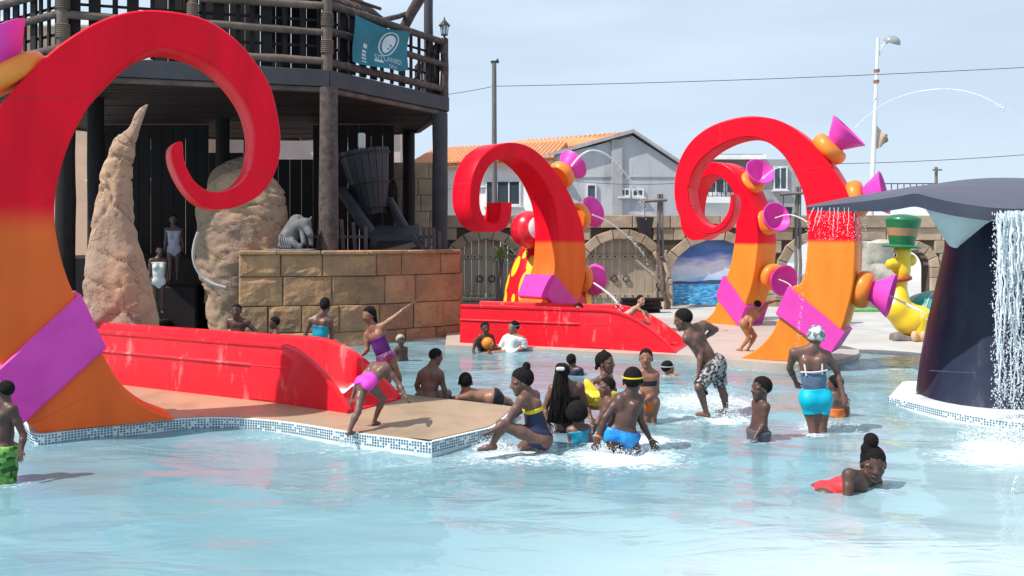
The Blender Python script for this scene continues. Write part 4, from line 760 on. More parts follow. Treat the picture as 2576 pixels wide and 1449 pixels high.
# reed roof over the deck
ev = [TC + (p - TC) * .74 for p in V8]; apex = TC + UP * 11.6
for i in (0, 1, 2):
    a, c = ev[i], ev[(i + 1) % 8]
    for k in range(26):
        q = a.lerp(c, (k + rng.uniform(.2, .8)) / 26); log(tw, q + UP * (8.25 + rng.uniform(-.1, .12)) , q.lerp(apex, .8) + UP * 2.2, .05, .03, 'roof_pole', M['log_pale'] if k % 3 else M['log'], 5, .03)
for i in (0, 1):
    for hh in (.1, .45, .8):
        a, c = ev[i].lerp(apex, hh * .5), ev[i + 1].lerp(apex, hh * .5); log(tw, a + UP * (8.2 + hh * .5 - .1), c + UP * (8.2 + hh * .5 - .1), .045, .045, 'roof_batten', M['log'], 6, .04)
b = MB(); b.add([ev[0] + UP * 8.36, ev[1] + UP * 8.36, ev[2] + UP * 8.36, ev[3] + UP * 8.36, apex, ev[0] + UP * 8.40, ev[1] + UP * 8.40, ev[2] + UP * 8.40, ev[3] + UP * 8.40, apex + UP * .06], [(0, 1, 4), (1, 2, 4), (2, 3, 4), (5, 9, 6), (6, 9, 7), (7, 9, 8), (0, 5, 6, 1), (1, 6, 7, 2), (2, 7, 8, 3)]); b.build('thatch', M['dark_wood'], tw)
log(tw, U(1070, -30, 23.6), U(1002, 94, 24.0), .15, .13, 'brace', M['log'], 12)
log(tw, U(960, 52, 22.9), U(1040, 30, 24.2), .07, .06, 'brace', M['log'], 8)
# lantern on the corner post
q = V8[2] + (TC - V8[2]).normalized() * .1 + UP * (ZF + 1.62)
root = empty('lantern', q, 'small black lantern on top of the tower corner post', 'lantern')
b = MB(); b.lathe([(.09, 0), (.07, .03), (.03, .05), (.03, .09), (.10, .10), (.10, .115)], 10, q); b.build('foot', M['iron'], root)
b = MB(); b.lathe([(.075, .115), (.11, .36)], 6, q); b.build('glass', mat('frosted lantern glass', (.55, .6, .62), None, .2, 3), root)
b = MB()
for k in range(6): a = 6.2832 * k / 6; b.tube([q + Vector((.08 * math.cos(a), .08 * math.sin(a), .115)), q + Vector((.115 * math.cos(a), .115 * math.sin(a), .36))], .01, 4)
b.build('cage', M['iron'], root)
b = MB(); b.lathe([(.17, .36), (.13, .41), (.05, .50), (.02, .53), (.025, .56), (.001, .62)], 8, q); b.build('cap', M['iron'], root)
# banner
M['teal'] = mat('teal banner cloth', (0.016, 0.12, 0.165), (0.022, 0.15, 0.20), .8, 1.5, .15, 30)
M['print_white'] = mat('pale grey print', (0.50, 0.56, 0.58), (0.40, 0.47, 0.5), .8, 6)
t_ = (V8[2] - V8[1]).normalized(); nn = Vector((t_.y, -t_.x, 0)); bp0 = V8[1] + nn * .22 
cor = [onplane(x, y, bp0, nn) for x, y in ((894, 38), (1031, 80), (1027, 186), (889, 155))]
def banner(u, v_):
    p = cor[0].lerp(cor[1], u).lerp(cor[3].lerp(cor[2], u), v_)
    sag = UP * (-.10 * math.sin(math.pi * u) * (1 - v_)) + UP * (.10 * max(0, u - .8) * 5 * v_ ** 3) 
    return p + sag + nn * (.06 * math.sin(u * 9 + v_ * 2.5) * (.3 + .7 * v_) + .05 * math.sin(v_ * 5 + u * 3)) - t_ * (.10 * math.sin(math.pi * v_) * (1 - u))
root = empty('banner', cor[0], 'teal banner with oval emblem and pale lettering hung on the tower railing', 'banner')
def bmesh_surf(nu, nv):
    vs = [banner(i / nu, j / nv) for j in range(nv + 1) for i in range(nu + 1)]; n = len(vs); fs = [(j * (nu + 1) + i, j * (nu + 1) + i + 1, (j + 1) * (nu + 1) + i + 1, (j + 1) * (nu + 1) + i) for j in range(nv) for i in range(nu)]
    b = MB(); b.add(vs + [p - nn * .008 for p in vs], fs + [tuple(n + k for k in q[::-1]) for q in fs]); return b
bmesh_surf(30, 20).build('cloth', M['teal'], root, 60)
def decal(pts2, name='emblem', m=None, faces=None):
    b = MB(); b.add([banner(u, v_) + nn * .006 for u, v_ in pts2], faces or [tuple(range(len(pts2)))]); return b.build(name, m or M['print_white'], root)
def ribbon(pts, w_, name='emblem_line'):
    P = []; F = []
    for i, (u, v_) in enumerate(pts):
        du, dv = pts[min(i + 1, len(pts) - 1)][0] - pts[max(i - 1, 0)][0], pts[min(i + 1, len(pts) - 1)][1] - pts[max(i - 1, 0)][1]; l = math.hypot(du, dv) or 1
        P += [(u - dv / l * w_, v_ + du / l * w_), (u + dv / l * w_, v_ - du / l * w_)]
        if i: F.append((2 * i - 2, 2 * i, 2 * i + 1, 2 * i - 1))
    return decal(P, name, None, F)
ce, cv = .62, .38
rot = lambda x, y: (ce + x * .94 - y * .2, cv + y * .94 + x * .25)
ribbon([rot(.145 * math.cos(a) * (1 - .25 * math.sin(a)), .31 * math.sin(a)) for a in [6.2832 * k / 28 for k in range(29)]], .012)
decal([rot(.10 * math.cos(a) * (1 - .35 * math.sin(a)), .24 * math.sin(a)) for a in [6.2832 * k / 24 for k in range(24)]], 'emblem_face')
mdk = M['teal']
for pts in ([(-.07, -.02), (-.02, -.06), (.06, .0), (.09, .03), (.05, .03), (-.02, .0)], [(-.03, .09), (.03, .08), (.05, .11), (0, .12)]):
    b = MB(); b.add([banner(*rot(*p)) + nn * .009 for p in pts], [tuple(range(len(pts)))]); b.build('emblem_face_mark', mdk, root)
def lettering(txt, u0, v0, w_, h_, slope, name, cap=.7):
    cu = bpy.data.curves.new('t', 'FONT'); cu.body = txt; cu.resolution_u = 2; o = bpy.data.objects.new('t', cu); C.objects.link(o)
    me = bpy.data.meshes.new_from_object(o.evaluated_get(bpy.context.evaluated_depsgraph_get())); bpy.data.objects.remove(o)
    if not len(me.vertices): return
    X = [v_.co.x for v_ in me.vertices]; sx_ = w_ / (max(X) - min(X)); x0_ = min(X)
    fs = [tuple(p.vertices) for p in me.polygons]; P = [(u0 + (v_.co.x - x0_) * sx_, v0 - v_.co.y * h_ / cap + (v_.co.x - x0_) * sx_ * slope) for v_ in me.vertices]
    b = MB(); b.add([banner(u, q) + nn * .007 for u, q in P], fs); b.build(name, M['print_white'], root)
lettering('SITLANIIDI', .42, .80, .44, .13, .10, 'lettering')
lettering('DILO', .60, .96, .15, .09, .1, 'lettering')
for k, (v_, h_) in enumerate(((.52, .09), (.66, .05), (.74, .05), (.82, .04), (.90, .03))): decal([(.20, v_), (.28, v_ + .01), (.28, v_ + h_ + .01), (.20, v_ + h_)], 'print_block')
decal([(.41, .80), (.53, .815), (.53, .87), (.41, .855)], 'print_block')
# ------------------------------------------------------------------ tower stone base
tb = empty('stone_base_wall', (-3.5, 20.2, 0), 'brown block wall under the timber tower, sunlit on the left and shaded on the right', 'wall')
path = [Vector((U(px, 0, Y).x, Y, 0)) for px, Y in ((600, 19.55), (640, 19.62), (671, 19.7), (770, 19.82), (860, 19.98), (945, 20.25), (1050, 20.95), (1158, 21.65))]
cr_ = crom(path, 8); cum = [0]
for i in range(1, len(cr_)): cum.append(cum[-1] + (cr_[i] - cr_[i - 1]).length)
def along(s):
    s = max(0, min(s, cum[-1]))
    for i in range(1, len(cum)):
        if s <= cum[i]: return cr_[i - 1].lerp(cr_[i], (s - cum[i - 1]) / (cum[i] - cum[i - 1]))
    return cr_[-1]
ZT = 2.03
b = MB(); core = [p + Vector((0, .12, 0)) for p in cr_] + [Vector((cr_[-1].x - .1, 24.5, 0)), Vector((-6.0, 26, 0)), Vector((cr_[0].x + .1, 20.6, 0))]; b.prism(core, (0, 0, -.5), (0, 0, ZT - .06)); b.build('core', M['mortar'], tb)
zc = [-.3, .28, .88, 1.53, ZT - .0]
for i in range(4):
    s = rng.uniform(-.3, 0)
    while s < cum[-1] - .05:
        e = s + rng.uniform(.65, 1.25); e = cum[-1] if cum[-1] - e < .4 else e; a, c = along(max(s, 0)), along(e)
        if (c - a).length > .1:
            n_ = Vector(((c - a).y, -(c - a).x, 0)).normalized(); dz = lambda: rng.uniform(-.015, .015)
            stone(tb, [a + UP * zc[i], c + UP * zc[i], c + UP * (zc[i + 1]), a + UP * (zc[i + 1])], n_, .3, M['tower_stone'], .015, .022, rough=.035)
        s = e
# right return of the wall
a = cr_[-1]; c = Vector((a.x - .1, 24.4, 0))
for i in range(4):
    for k in range(3): stone(tb, [a.lerp(c, k / 3) + UP * zc[i], a.lerp(c, (k + 1) / 3) + UP * zc[i], a.lerp(c, (k + 1) / 3) + UP * zc[i + 1], a.lerp(c, k / 3) + UP * zc[i + 1]], (1, 0, 0), .3, M['tower_stone'], .02, .03)
# coping slabs
s = 0
while s < cum[-1] - .1:
    e = min(s + rng.uniform(.7, 1.1), cum[-1]); a, c = along(s), along(e); t = (c - a).normalized(); n_ = Vector((t.y, -t.x, 0))
    b = MB(); b.cbox((a + c) / 2 - n_ * .22 + UP * (ZT + .03), ((c - a).length - .015, .6, .09), (t, n_, UP), .02); b.build('coping', M['tower_stone'], tb, 30); s = e
# ------------------------------------------------------------------ rocks
def lerp_list(l, q):
    f_ = q * (len(l) - 1); i = min(int(f_), len(l) - 2); return l[i].lerp(l[i + 1], f_ - i)
def rock(name, left, right, Y, label, m, depth=.8, nz_=120, na=90, amp=.06):
    L_, R_ = crom([U(x, y, Y) for x, y in left], 6), crom([U(x, y, Y) for x, y in right], 6)
    root = empty(name, (L_[-1].x, Y, 0), label, 'rock'); lp = []
    for i in range(nz_ + 1):
        q = i / nz_; a, c = lerp_list(L_, q), lerp_list(R_, q); cc = (a + c) / 2; hw = max((c.x - a.x) / 2, .02); ring = []
        for j in range(na):
            th = 6.2832 * j / na; ex = lambda t: math.copysign(abs(t) ** .8, t); p = cc + Vector((hw * ex(math.cos(th)), hw * depth * ex(math.sin(th)), (c.z - a.z) / 2 * math.cos(th)))
            wp = p + Vector((mnoise.noise(p * 1.1), mnoise.noise(p * 1.1 + Vector((9, 0, 0))), mnoise.noise(p * 1.1 + Vector((0, 7, 0))))) * .35; wp.z *= 1.5; wp.x += wp.z * .45
            vd = mnoise.voronoi(wp * 1.1)[0]; v2 = mnoise.voronoi(wp * 2.3)[0]; crk = max(0, 1 - (vd[1] - vd[0]) / .07) + max(0, 1 - (v2[1] - v2[0]) / .05) * .25
            d = (amp * (mnoise.noise(p * 1.0) + .45 * mnoise.noise(p * 2.4) - .3 * abs(mnoise.noise(p * 3.3)) + .12 * mnoise.noise(p * 9)) + .025 * (.5 - vd[0]) - .045 * crk) * min(1, hw / .25)
            ring.append(p + (p - cc).normalized() * d)
        lp.append(ring)
    MB().loft(lp).build('boulder', m, root, 75); return root
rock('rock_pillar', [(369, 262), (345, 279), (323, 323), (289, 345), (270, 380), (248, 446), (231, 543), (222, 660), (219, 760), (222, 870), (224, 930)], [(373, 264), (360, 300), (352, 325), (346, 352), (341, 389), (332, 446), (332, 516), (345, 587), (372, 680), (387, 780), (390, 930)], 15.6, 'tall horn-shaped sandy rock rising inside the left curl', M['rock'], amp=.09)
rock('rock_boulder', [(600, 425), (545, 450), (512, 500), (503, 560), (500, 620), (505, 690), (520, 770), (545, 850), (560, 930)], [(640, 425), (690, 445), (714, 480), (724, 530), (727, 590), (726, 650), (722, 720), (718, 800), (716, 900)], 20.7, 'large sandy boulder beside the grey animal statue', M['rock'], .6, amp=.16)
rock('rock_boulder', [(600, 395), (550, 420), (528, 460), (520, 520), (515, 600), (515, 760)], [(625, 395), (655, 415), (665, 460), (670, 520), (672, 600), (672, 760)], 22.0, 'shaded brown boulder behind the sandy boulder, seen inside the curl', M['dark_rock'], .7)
# ------------------------------------------------------------------ things under and behind the tower
backdrop = empty('shade_backdrop', (-8.5, 27, 0), 'added dark plank wall standing in for the deep shade under the tower deck', 'backdrop')  # plank wall added to keep the space under the deck dark
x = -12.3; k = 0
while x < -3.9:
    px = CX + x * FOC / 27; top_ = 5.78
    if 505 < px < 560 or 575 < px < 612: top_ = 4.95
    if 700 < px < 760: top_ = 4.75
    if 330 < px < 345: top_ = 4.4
    b = MB(); b.cbox((x + .17, 27 + rng.uniform(-.02, .02), top_ / 2), (.335, .06, top_), ch=.01); b.build('plank', M['dark_wood'], backdrop); x += .35
for cx_, cy_, zz_, sx_ in ((-8.2, 25.2, 1.9, 8), (-8.15, 22.2, 1.22, 1.0), (-8.75, 21.3, .42, 1.0)): b = MB(); b.cbox((cx_, cy_, zz_ / 2), (sx_, 3.4 if sx_ > 2 else 1.0, zz_), ch=.05); b.build('floor_platform', M['dark_wood'], backdrop)
M['peach'] = mat('peach render', (0.55, 0.36, 0.26), (0.46, 0.31, 0.23), .85, 1, .1, 20, geo=True)
root = empty('peach_building', (-16, 34, 0), 'peach rendered building behind the tower railings', 'building')
b = MB(); b.box((-15.5, 36, 5.2), (7.5, 4, 10.4)); b.build('wall', M['peach'], root)
b = MB(); b.cbox((-15.5, 35.9, 10.55), (8, 4.4, .3)); b.build('cornice', M['white_wall'], root)
for wx_ in (-17.6, -15.6, -13.6): window(root, (wx_, 33.98, 8.6), .9, 1.2); window(root, (wx_, 33.98, 5.2), .9, 1.2)
root = empty('pale_house', (-8, 36, 0), 'pale pink house glimpsed through gaps under the tower', 'house')
b = MB(); b.box((-8.0, 38, 3.6), (7, 4, 7.2)); b.build('wall', mat('pale pink render', (0.62, 0.48, 0.44), None, .85, 1), root); b = MB(); b.prism([(-11.8, 35.6, 7.2), (-4.2, 35.6, 7.2), (-8, 35.6, 9.0)], (0, 0, 0), (0, 5, 0)); b.build('roof', M['roof_tile'], root)
window(root, (-6.6, 35.98, 5.6), 1, 1.2)
gh = empty('stone_gatehouse', (-3.5, 29.2, 0), 'brown stone block beside the arched wall, seen under the tower deck', 'gatehouse')
b = MB(); b.box((-3.7, 30.1, 2.3), (2.3, 1.5, 4.6)); b.build('core', M['mortar'], gh)
for i in range(9):
    xx = -4.85
    while xx < -2.56:
        xe = min(xx + rng.uniform(.5, .9), -2.55); stone(gh, [(xx, 29.3, i * .54), (xe, 29.3, i * .54), (xe, 29.3, (i + 1) * .54), (xx, 29.3, (i + 1) * .54)], (0, -1, 0), .3, M['wall_stone'], .02); xx = xe
# tipping barrel, wheel, chute, fences on the base
M['barrel'] = mat('dark painted staves', (0.03, 0.028, 0.036), (0.022, 0.02, 0.027), .5, 3, .2, 12, geo=True)
Yb = 23.2; ct, cbm = U(915, 380, Yb), U(940, 540, Yb); ax = (ct - cbm).normalized(); hgt = (ct - cbm).length
root = empty('tipping_barrel', (cbm.x, Yb, 2.0), 'large dark wooden tipping barrel hanging under the tower deck', 'barrel')
ns = 20; sideX = ax.cross(Vector((0, 1, 0))).normalized(); sideY = ax.cross(sideX)
rb, rt = .34, .66
for k in range(ns):
    a0, a1 = 6.2832 * (k + .04) / ns, 6.2832 * (k + .96) / ns
    dirs = lambda a: sideX * math.cos(a) + sideY * math.sin(a)
    b = MB(); b.loft([[cbm + ax * h_ + dirs(a0) * r_, cbm + ax * h_ + dirs(a1) * r_, cbm + ax * h_ + dirs(a1) * (r_ - .05), cbm + ax * h_ + dirs(a0) * (r_ - .05)] for h_, r_ in ((0, rb), (hgt * .5, (rb + rt) / 2 + .02), (hgt, rt))]); b.build('stave', M['barrel'], root)
for f_ in (.1, .48, .93):
    r_ = rb + (rt - rb) * f_ + .02; b = MB(); b.tube([cbm + ax * hgt * f_ + (sideX * math.cos(6.2832 * j / 24) + sideY * math.sin(6.2832 * j / 24)) * r_ for j in range(25)], .025, 5); b.build('hoop', M['iron'], root, 60)
b = MB(); b.lathe([(.001, 0), (rb * .95, 0), (rb * .95, .06), (.001, .06)], 20, cbm, ax); b.build('bottom', M['barrel'], root)
q = U(985, 490, 23.6); root = empty('barrel_tipping_gear', (q.x, q.y, 2.0), 'dark timber wheel and struts beside the tipping barrel', 'machinery')
b = MB(); b.tube([q + Vector((.12 * math.cos(6.2832 * j / 24), .3 * math.cos(6.2832 * j / 24) * .2, .42 * math.sin(6.2832 * j / 24))) for j in range(25)], .05, 6); b.build('rim', M['dark_wood'], root, 60)
for k in range(4): a = math.pi * k / 4; d_ = Vector((.11 * math.cos(a), 0, .40 * math.sin(a))); log(root, q - d_, q + d_, .025, .025, 'spoke', M['dark_wood'], 5, 0)
log(root, U(978, 505, 23.4), U(1030, 600, 22.6), .13, .15, 'strut', M['barrel'], 8); log(root, U(860, 480, 23), U(940, 600, 22.2), .16, .16, 'strut', M['barrel'], 8)
q0 = U(985, 620, 21.6); root = empty('wooden_chute', (q0.x, 21.6, ZT), 'dark wooden chute box with a sloping front on the tower base', 'chute')
b = MB(); pts = [U(x, y, 21.5) for x, y in ((932, 634), (1070, 634), (1040, 592), (930, 592))]; b.prism(pts, (0, 0, 0), (0, 1.2, .25)); b.build('box', M['barrel'], root)
b = MB(); c_ = U(1017, 638, 21.7); b.cbox(c_ + Vector((0, .5, 0)), (1.75, 1.0, .19), ch=.015); b.build('slab', M['fascia'], root)
b = MB(); b.add([U(940, 632, 21.2), U(1062, 632, 21.2), U(1034, 606, 21.46), U(950, 606, 21.46), U(940, 636, 21.2), U(1062, 636, 21.2), U(1034, 611, 21.46), U(950, 611, 21.46)], [(0, 1, 2, 3), (7, 6, 5, 4), (0, 4, 5, 1), (1, 5, 6, 2), (2, 6, 7, 3), (3, 7, 4, 0)]); b.build('ramp', M['dark_wood'], root)
M['picket'] = mat('grey picket wood', (0.10, 0.085, 0.09), (0.07, 0.06, 0.066), .8, 4, .3, 14, geo=True)
def fence(px0, px1, n_, Y, ytop, label):
    a = U(px0, 0, Y); root = empty('picket_fence', (a.x, Y, ZT), label, 'fence')
    for k in range(n_):
        p = U(px0 + (px1 - px0) * k / (n_ - 1), 0, Y); hh = U(0, ytop, Y).z - ZT + rng.uniform(-.12, .1); t = rng.uniform(-.08, .08)
        b = MB(); b.cbox((p.x, Y, ZT + .07 + hh / 2), (.085, .04, hh), (Vector((1, 0, t)).normalized(), Vector((0, 1, 0)), Vector((-t, 0, 1)).normalized()), .008); b.build('picket', M['picket'], root)
    p0, p1 = U(px0, 0, Y), U(px1, 0, Y); b = MB(); b.cbox(((p0.x + p1.x) / 2, Y + .05, ZT + .38), (p1.x - p0.x + .1, .04, .07), ch=.006); b.build('rail', M['picket'], root)
fence(773, 920, 6, 21.2, 570, 'uneven dark picket fence left of the chute on the tower base'); fence(1052, 1106, 5, 21.9, 578, 'short dark picket fence right of the chute on the tower base')
b = MB(); b.cbox(U(910, 354, 21.4), (.16, .16, .36), ch=.02); o = b.build('light_fitting', mat('off white plastic', (.5, .48, .46), None, .6, 4), None, 30); tag(o, 'small off white box fitting hanging under the tower deck', 'light fitting')
log_h = [U(x, y, 17.6) for x, y in ((498, 585), (490, 610), (486, 640), (492, 670), (510, 698), (535, 714), (568, 724))]
b = MB(); b.tube(crom(log_h, 5), .032, 8); tag(b.build('hose', mat('pale hose', (.42, .40, .37), None, .6, 4), None, 60), 'pale curved hose hanging beside the sandy boulder', 'hose')
# ------------------------------------------------------------------ props before the back wall
def pulley(px, Y, ytop, label, by):
    q = U(px, 0, Y); root = empty('bucket_hoist', (q.x, Y, 0), label, 'hoist'); zt_ = U(0, ytop, Y).z
    for s in (-1, 1): log(root, q + Vector((.28 + s * .08, 0, -q.z)) , q + Vector((.30 + s * .05, 0, zt_ - q.z)), .06, .05, 'post', M['pole_wood'], 8)
    log(root, (q.x - .35, Y - .1, zt_ - .25), (q.x + .5, Y - .1, zt_ - .2), .05, .05, 'crossbeam', M['pole_wood'], 8)
    b = MB(); b.tube([(q.x - .22, Y - .1, zt_ - .25), (q.x - .22, Y - .1, U(0, by, Y).z)], .015, 5); b.build('chain', M['iron'], root)
    b = MB(); b.lathe([(.001, -.02), (.2, -.02), (.30, .5), (.27, .5), (.17, .02), (.001, .02)], 14, (q.x - .22, Y - .1, U(0, by, Y).z - .52)); b.build('bucket', M['barrel'], root, 40)
pulley(1638, 29.2, 488, 'timber hoist with hanging dark bucket, right of the second arched door', 545)
pulley(1985, 29.2, 470, 'timber hoist with hanging dark bucket between the two right tentacles', 520)
# twisted driftwood garland between second door and mural
q = U(1668, 0, 28.9); root = empty('driftwood_column', (q.x, 28.9, 0), 'gnarled driftwood and rope column between the second door and the sea mural', 'driftwood')
for k in range(9):
    sd = k * 3.7; P = [U(1672 + 12 * mnoise.noise(Vector((sd, j * .5, 0))) + (3 - j) * (2 if k % 2 else -.5), 795 - j * 15, 28.9 + .14 * mnoise.noise(Vector((sd, j * .4, 5)))) for j in range(10 + k % 4)]
    b = MB(); b.tube(P, [.10 - .006 * j + .02 * rng.random() for j in range(len(P))], 6, jit=.2); b.build('branch', M['log_pale'] if k % 2 else M['door_wood'], root, 40)
for k in range(3):
    P = [U(1600 + 22 * j + k * 3, 655 + 16 * j + (j * j) * 1.6 + k * 4, 29.0) for j in range(5)]; b = MB(); b.tube(crom(P, 3), .035, 5, jit=.25); b.build('rope', M['door_wood'], root, 40)
# spiky potted plant left of octopus
q = U(1258, 770, 27.5); root = empty('yucca_plant', (q.x, 27.5, 0), 'spiky green yucca in front of the first arched door', 'plant')
b = MB(); b.lathe([(.001, 0), (.26, 0), (.32, .4), (.28, .4), (.26, .34), (.001, .34)], 14, (q.x, 27.5, .05)); b.build('pot', M['iron'], root, 40)
for k in range(3): log(root, (q.x + .05 * (k - 1), 27.5, .35), U(1250 + 8 * k, 655 - 5 * k, 27.5), .045, .03, 'stem', M['pole_wood'], 6, .06)
M['leaf'] = mat('yucca leaf', (0.16, 0.28, 0.06), (0.32, 0.36, 0.10), .5, 3)
for k in range(46):
    ce_ = U(1250 + 8 * (k % 3), 652 - 5 * (k % 3), 27.5); a, e = rng.uniform(0, 6.28), rng.uniform(-.35, 1.4); d_ = Vector((math.cos(a) * math.cos(e), math.sin(a) * math.cos(e), math.sin(e))); s_ = d_.cross(UP).normalized() * .035; ln = rng.uniform(.38, .6)
    b = MB(); b.add([ce_ - s_ * .5, ce_ + s_ * .5, ce_ + d_ * ln * .5 + s_ + UP * .02, ce_ + d_ * ln * .5 - s_ + UP * .02, ce_ + d_ * ln - UP * .08], [(0, 1, 2, 3), (3, 2, 4)]); b.build('leaf', M['leaf'], root)
# old benches at the wall foot
for px, Y, lb in ((1195, 27.8, 'low stack of weathered planks at the foot of the first arched door'), (1612, 27.6, 'dark weathered crate bench below the driftwood column')):
    q = U(px, 0, Y); root = empty('plank_stack', (q.x, Y, .06), lb, 'planks')
    for k in range(4): b = MB(); b.cbox((q.x + rng.uniform(-.08, .08), Y + rng.uniform(-.05, .05), .12 + k * .12), (1.25, .4, .1), ch=.012); b.build('plank', M['door_wood'] if px < 1300 else M['dark_wood'], root)
# ------------------------------------------------------------------ people and statues: smooth blended bodies, meshed from a distance field
class Field:
    def __init__(s, lo, hi, h):
        s.lo = np.array(lo, np.float32); s.h = h; s.n = np.ceil((np.array(hi) - s.lo) / h).astype(int) + 1
        s.ax = [s.lo[i] + h * np.arange(s.n[i], dtype=np.float32) for i in range(3)]
    def new(s): return np.full(s.n, 9.0, np.float32)
    def sub(s, lo, hi):
        a = np.clip(np.floor((np.array(lo) - s.lo) / s.h).astype(int), 0, s.n); b = np.clip(np.ceil((np.array(hi) - s.lo) / s.h).astype(int) + 1, 0, s.n); return tuple(slice(i, j) for i, j in zip(a, b))
    def pts(s, sl): return (s.ax[0][sl[0]][:, None, None], s.ax[1][sl[1]][None, :, None], s.ax[2][sl[2]][None, None, :])
    def dist(s, pr, sl):
        x, y, z = s.pts(sl)
        if pr[0] == 'c':
            a, b, ra, rb = pr[1:5]; d = [b[i] - a[i] for i in range(3)]; l2 = max(sum(q * q for q in d), 1e-9)
            t = np.clip(((x - a[0]) * d[0] + (y - a[1]) * d[1] + (z - a[2]) * d[2]) / l2, 0, 1)
            return np.sqrt((x - a[0] - t * d[0]) ** 2 + (y - a[1] - t * d[1]) ** 2 + (z - a[2] - t * d[2]) ** 2) - (ra + (rb - ra) * t)
        c, ax, r = pr[1:4]; q = [((x - c[0]) * a[0] + (y - c[1]) * a[1] + (z - c[2]) * a[2]) for a in ax]
        k0 = np.sqrt(sum((q[i] / r[i]) ** 2 for i in range(3))); k1 = np.sqrt(sum((q[i] / r[i] ** 2) ** 2 for i in range(3))) + 1e-6
        return k0 * (k0 - 1) / k1
    def add(s, S, pr, k):
        if pr[0] == 'c': m = max(pr[3], pr[4]) + k + 3 * s.h; lo = [min(pr[1][i], pr[2][i]) - m for i in range(3)]; hi = [max(pr[1][i], pr[2][i]) + m for i in range(3)]
        else: m = max(pr[3]) + k + 3 * s.h; lo = [pr[1][i] - m for i in range(3)]; hi = [pr[1][i] + m for i in range(3)]
        sl = s.sub(lo, hi)
        if min(S[sl].shape) == 0: return
        d = s.dist(pr, sl); a = S[sl]
        if k > 0: h = np.maximum(k - np.abs(a - d), 0) / k; S[sl] = np.minimum(a, d) - h * h * k * .25
        else: S[sl] = np.minimum(a, d)
    def mesh(s, S, name, off):
        ins = S < 0; nx, ny, nz = S.shape
        cnt = np.zeros((nx - 1, ny - 1, nz - 1), np.int8)
        for i in (0, 1):
            for j in (0, 1):
                for k in (0, 1): cnt += ins[i:nx - 1 + i, j:ny - 1 + j, k:nz - 1 + k]
        act = (cnt > 0) & (cnt < 8); idx = -np.ones(cnt.shape, np.int32); A = np.argwhere(act); idx[act] = np.arange(len(A))
        if len(A) < 8: return None
        acc = np.zeros((len(A), 3), np.float64); w_ = np.zeros(len(A))
        cr = [(i, j, k) for i in (0, 1) for j in (0, 1) for k in (0, 1)]; vals = {c: S[A[:, 0] + c[0], A[:, 1] + c[1], A[:, 2] + c[2]] for c in cr}
        for c in cr:
            for d in range(3):
                if c[d] == 0:
                    e = list(c); e[d] = 1; e = tuple(e); v0, v1 = vals[c], vals[e]; m = (v0 < 0) != (v1 < 0); t = np.where(m, v0 / np.where(m, v0 - v1, 1), 0)
                    p = np.tile(np.array(c, float), (len(A), 1)); p[:, d] += t; acc += np.where(m[:, None], p, 0); w_ += m
        V = (A + acc / np.maximum(w_, 1)[:, None]) * s.h + s.lo - np.array(off); F = []
        for d in range(3):
            a, b = [(1, 2), (2, 0), (0, 1)][d]; s0 = [slice(None)] * 3; s1 = [slice(None)] * 3; s0[d] = slice(0, -1); s1[d] = slice(1, None)
            g0, g1 = ins[tuple(s0)], ins[tuple(s1)]; E = np.argwhere(g0 != g1); E = E[(E[:, a] > 0) & (E[:, b] > 0) & (E[:, a] < S.shape[a] - 1) & (E[:, b] < S.shape[b] - 1)]
            flip = g0[E[:, 0], E[:, 1], E[:, 2]]
            def ci(da, db): q = E.copy(); q[:, a] -= da; q[:, b] -= db; return idx[q[:, 0], q[:, 1], q[:, 2]]
            q = np.stack([ci(1, 1), ci(0, 1), ci(0, 0), ci(1, 0)], 1); q[~flip] = q[~flip][:, ::-1]; F.append(q)
        F = np.concatenate(F); F = F[(F >= 0).all(1)]
        return npmesh(name, V, F)
def cap(a, b, ra, rb=None): return ('c', tuple(a), tuple(b), ra, rb if rb is not None else ra)
def ell(c, ax, r): return ('e', tuple(c), [tuple(a) for a in ax], r)
def skin_mat(name, c):
    m = mat(name, c, tuple(x * .8 for x in c), .42, 5, .15, 60, .36, rvar=.14); return m
SK = {'dark': skin_mat('deep brown skin', (0.098, 0.050, 0.040)), 'mid': skin_mat('brown skin', (0.165, 0.083, 0.062)), 'warm': skin_mat('warm brown skin', (0.29, 0.135, 0.085)), 'tan': skin_mat('tan skin', (0.36, 0.165, 0.085)), 'pale': skin_mat('light tan skin', (0.48, 0.30, 0.21))}
def fabric(name, c, c2=None, sc=8, rough=.6, lo=.38, hi=.62, vor=False):
    m = mat(name, c, c2, rough, sc, .15, 40, .3, lo=lo, hi=hi, detail=3)
    if vor:
        N, L = m.node_tree.nodes, m.node_tree.links; vo = N.new('ShaderNodeTexVoronoi'); vo.inputs['Scale'].default_value = sc; L.new(node(m, 'ShaderNodeMapping').outputs[0], vo.inputs['Vector'])
        cr = N.new('ShaderNodeValToRGB'); e = cr.color_ramp.elements; cr.color_ramp.interpolation = 'CONSTANT'; e[0].color = (*c, 1); e[1].position = .55; e[1].color = (*c2, 1); q = e.new(.3); q.color = tuple((a + b_) / 2 for a, b_ in zip(c, c2)) + (1,); q = e.new(.8); q.color = tuple(a * .35 for a in c) + (1,)
        sp = N.new('ShaderNodeSeparateColor'); L.new(vo.outputs['Color'], sp.inputs[0]); L.new(sp.outputs[0], cr.inputs[0]); L.new(cr.outputs[0], N['Principled BSDF'].inputs['Base Color'])
    return m
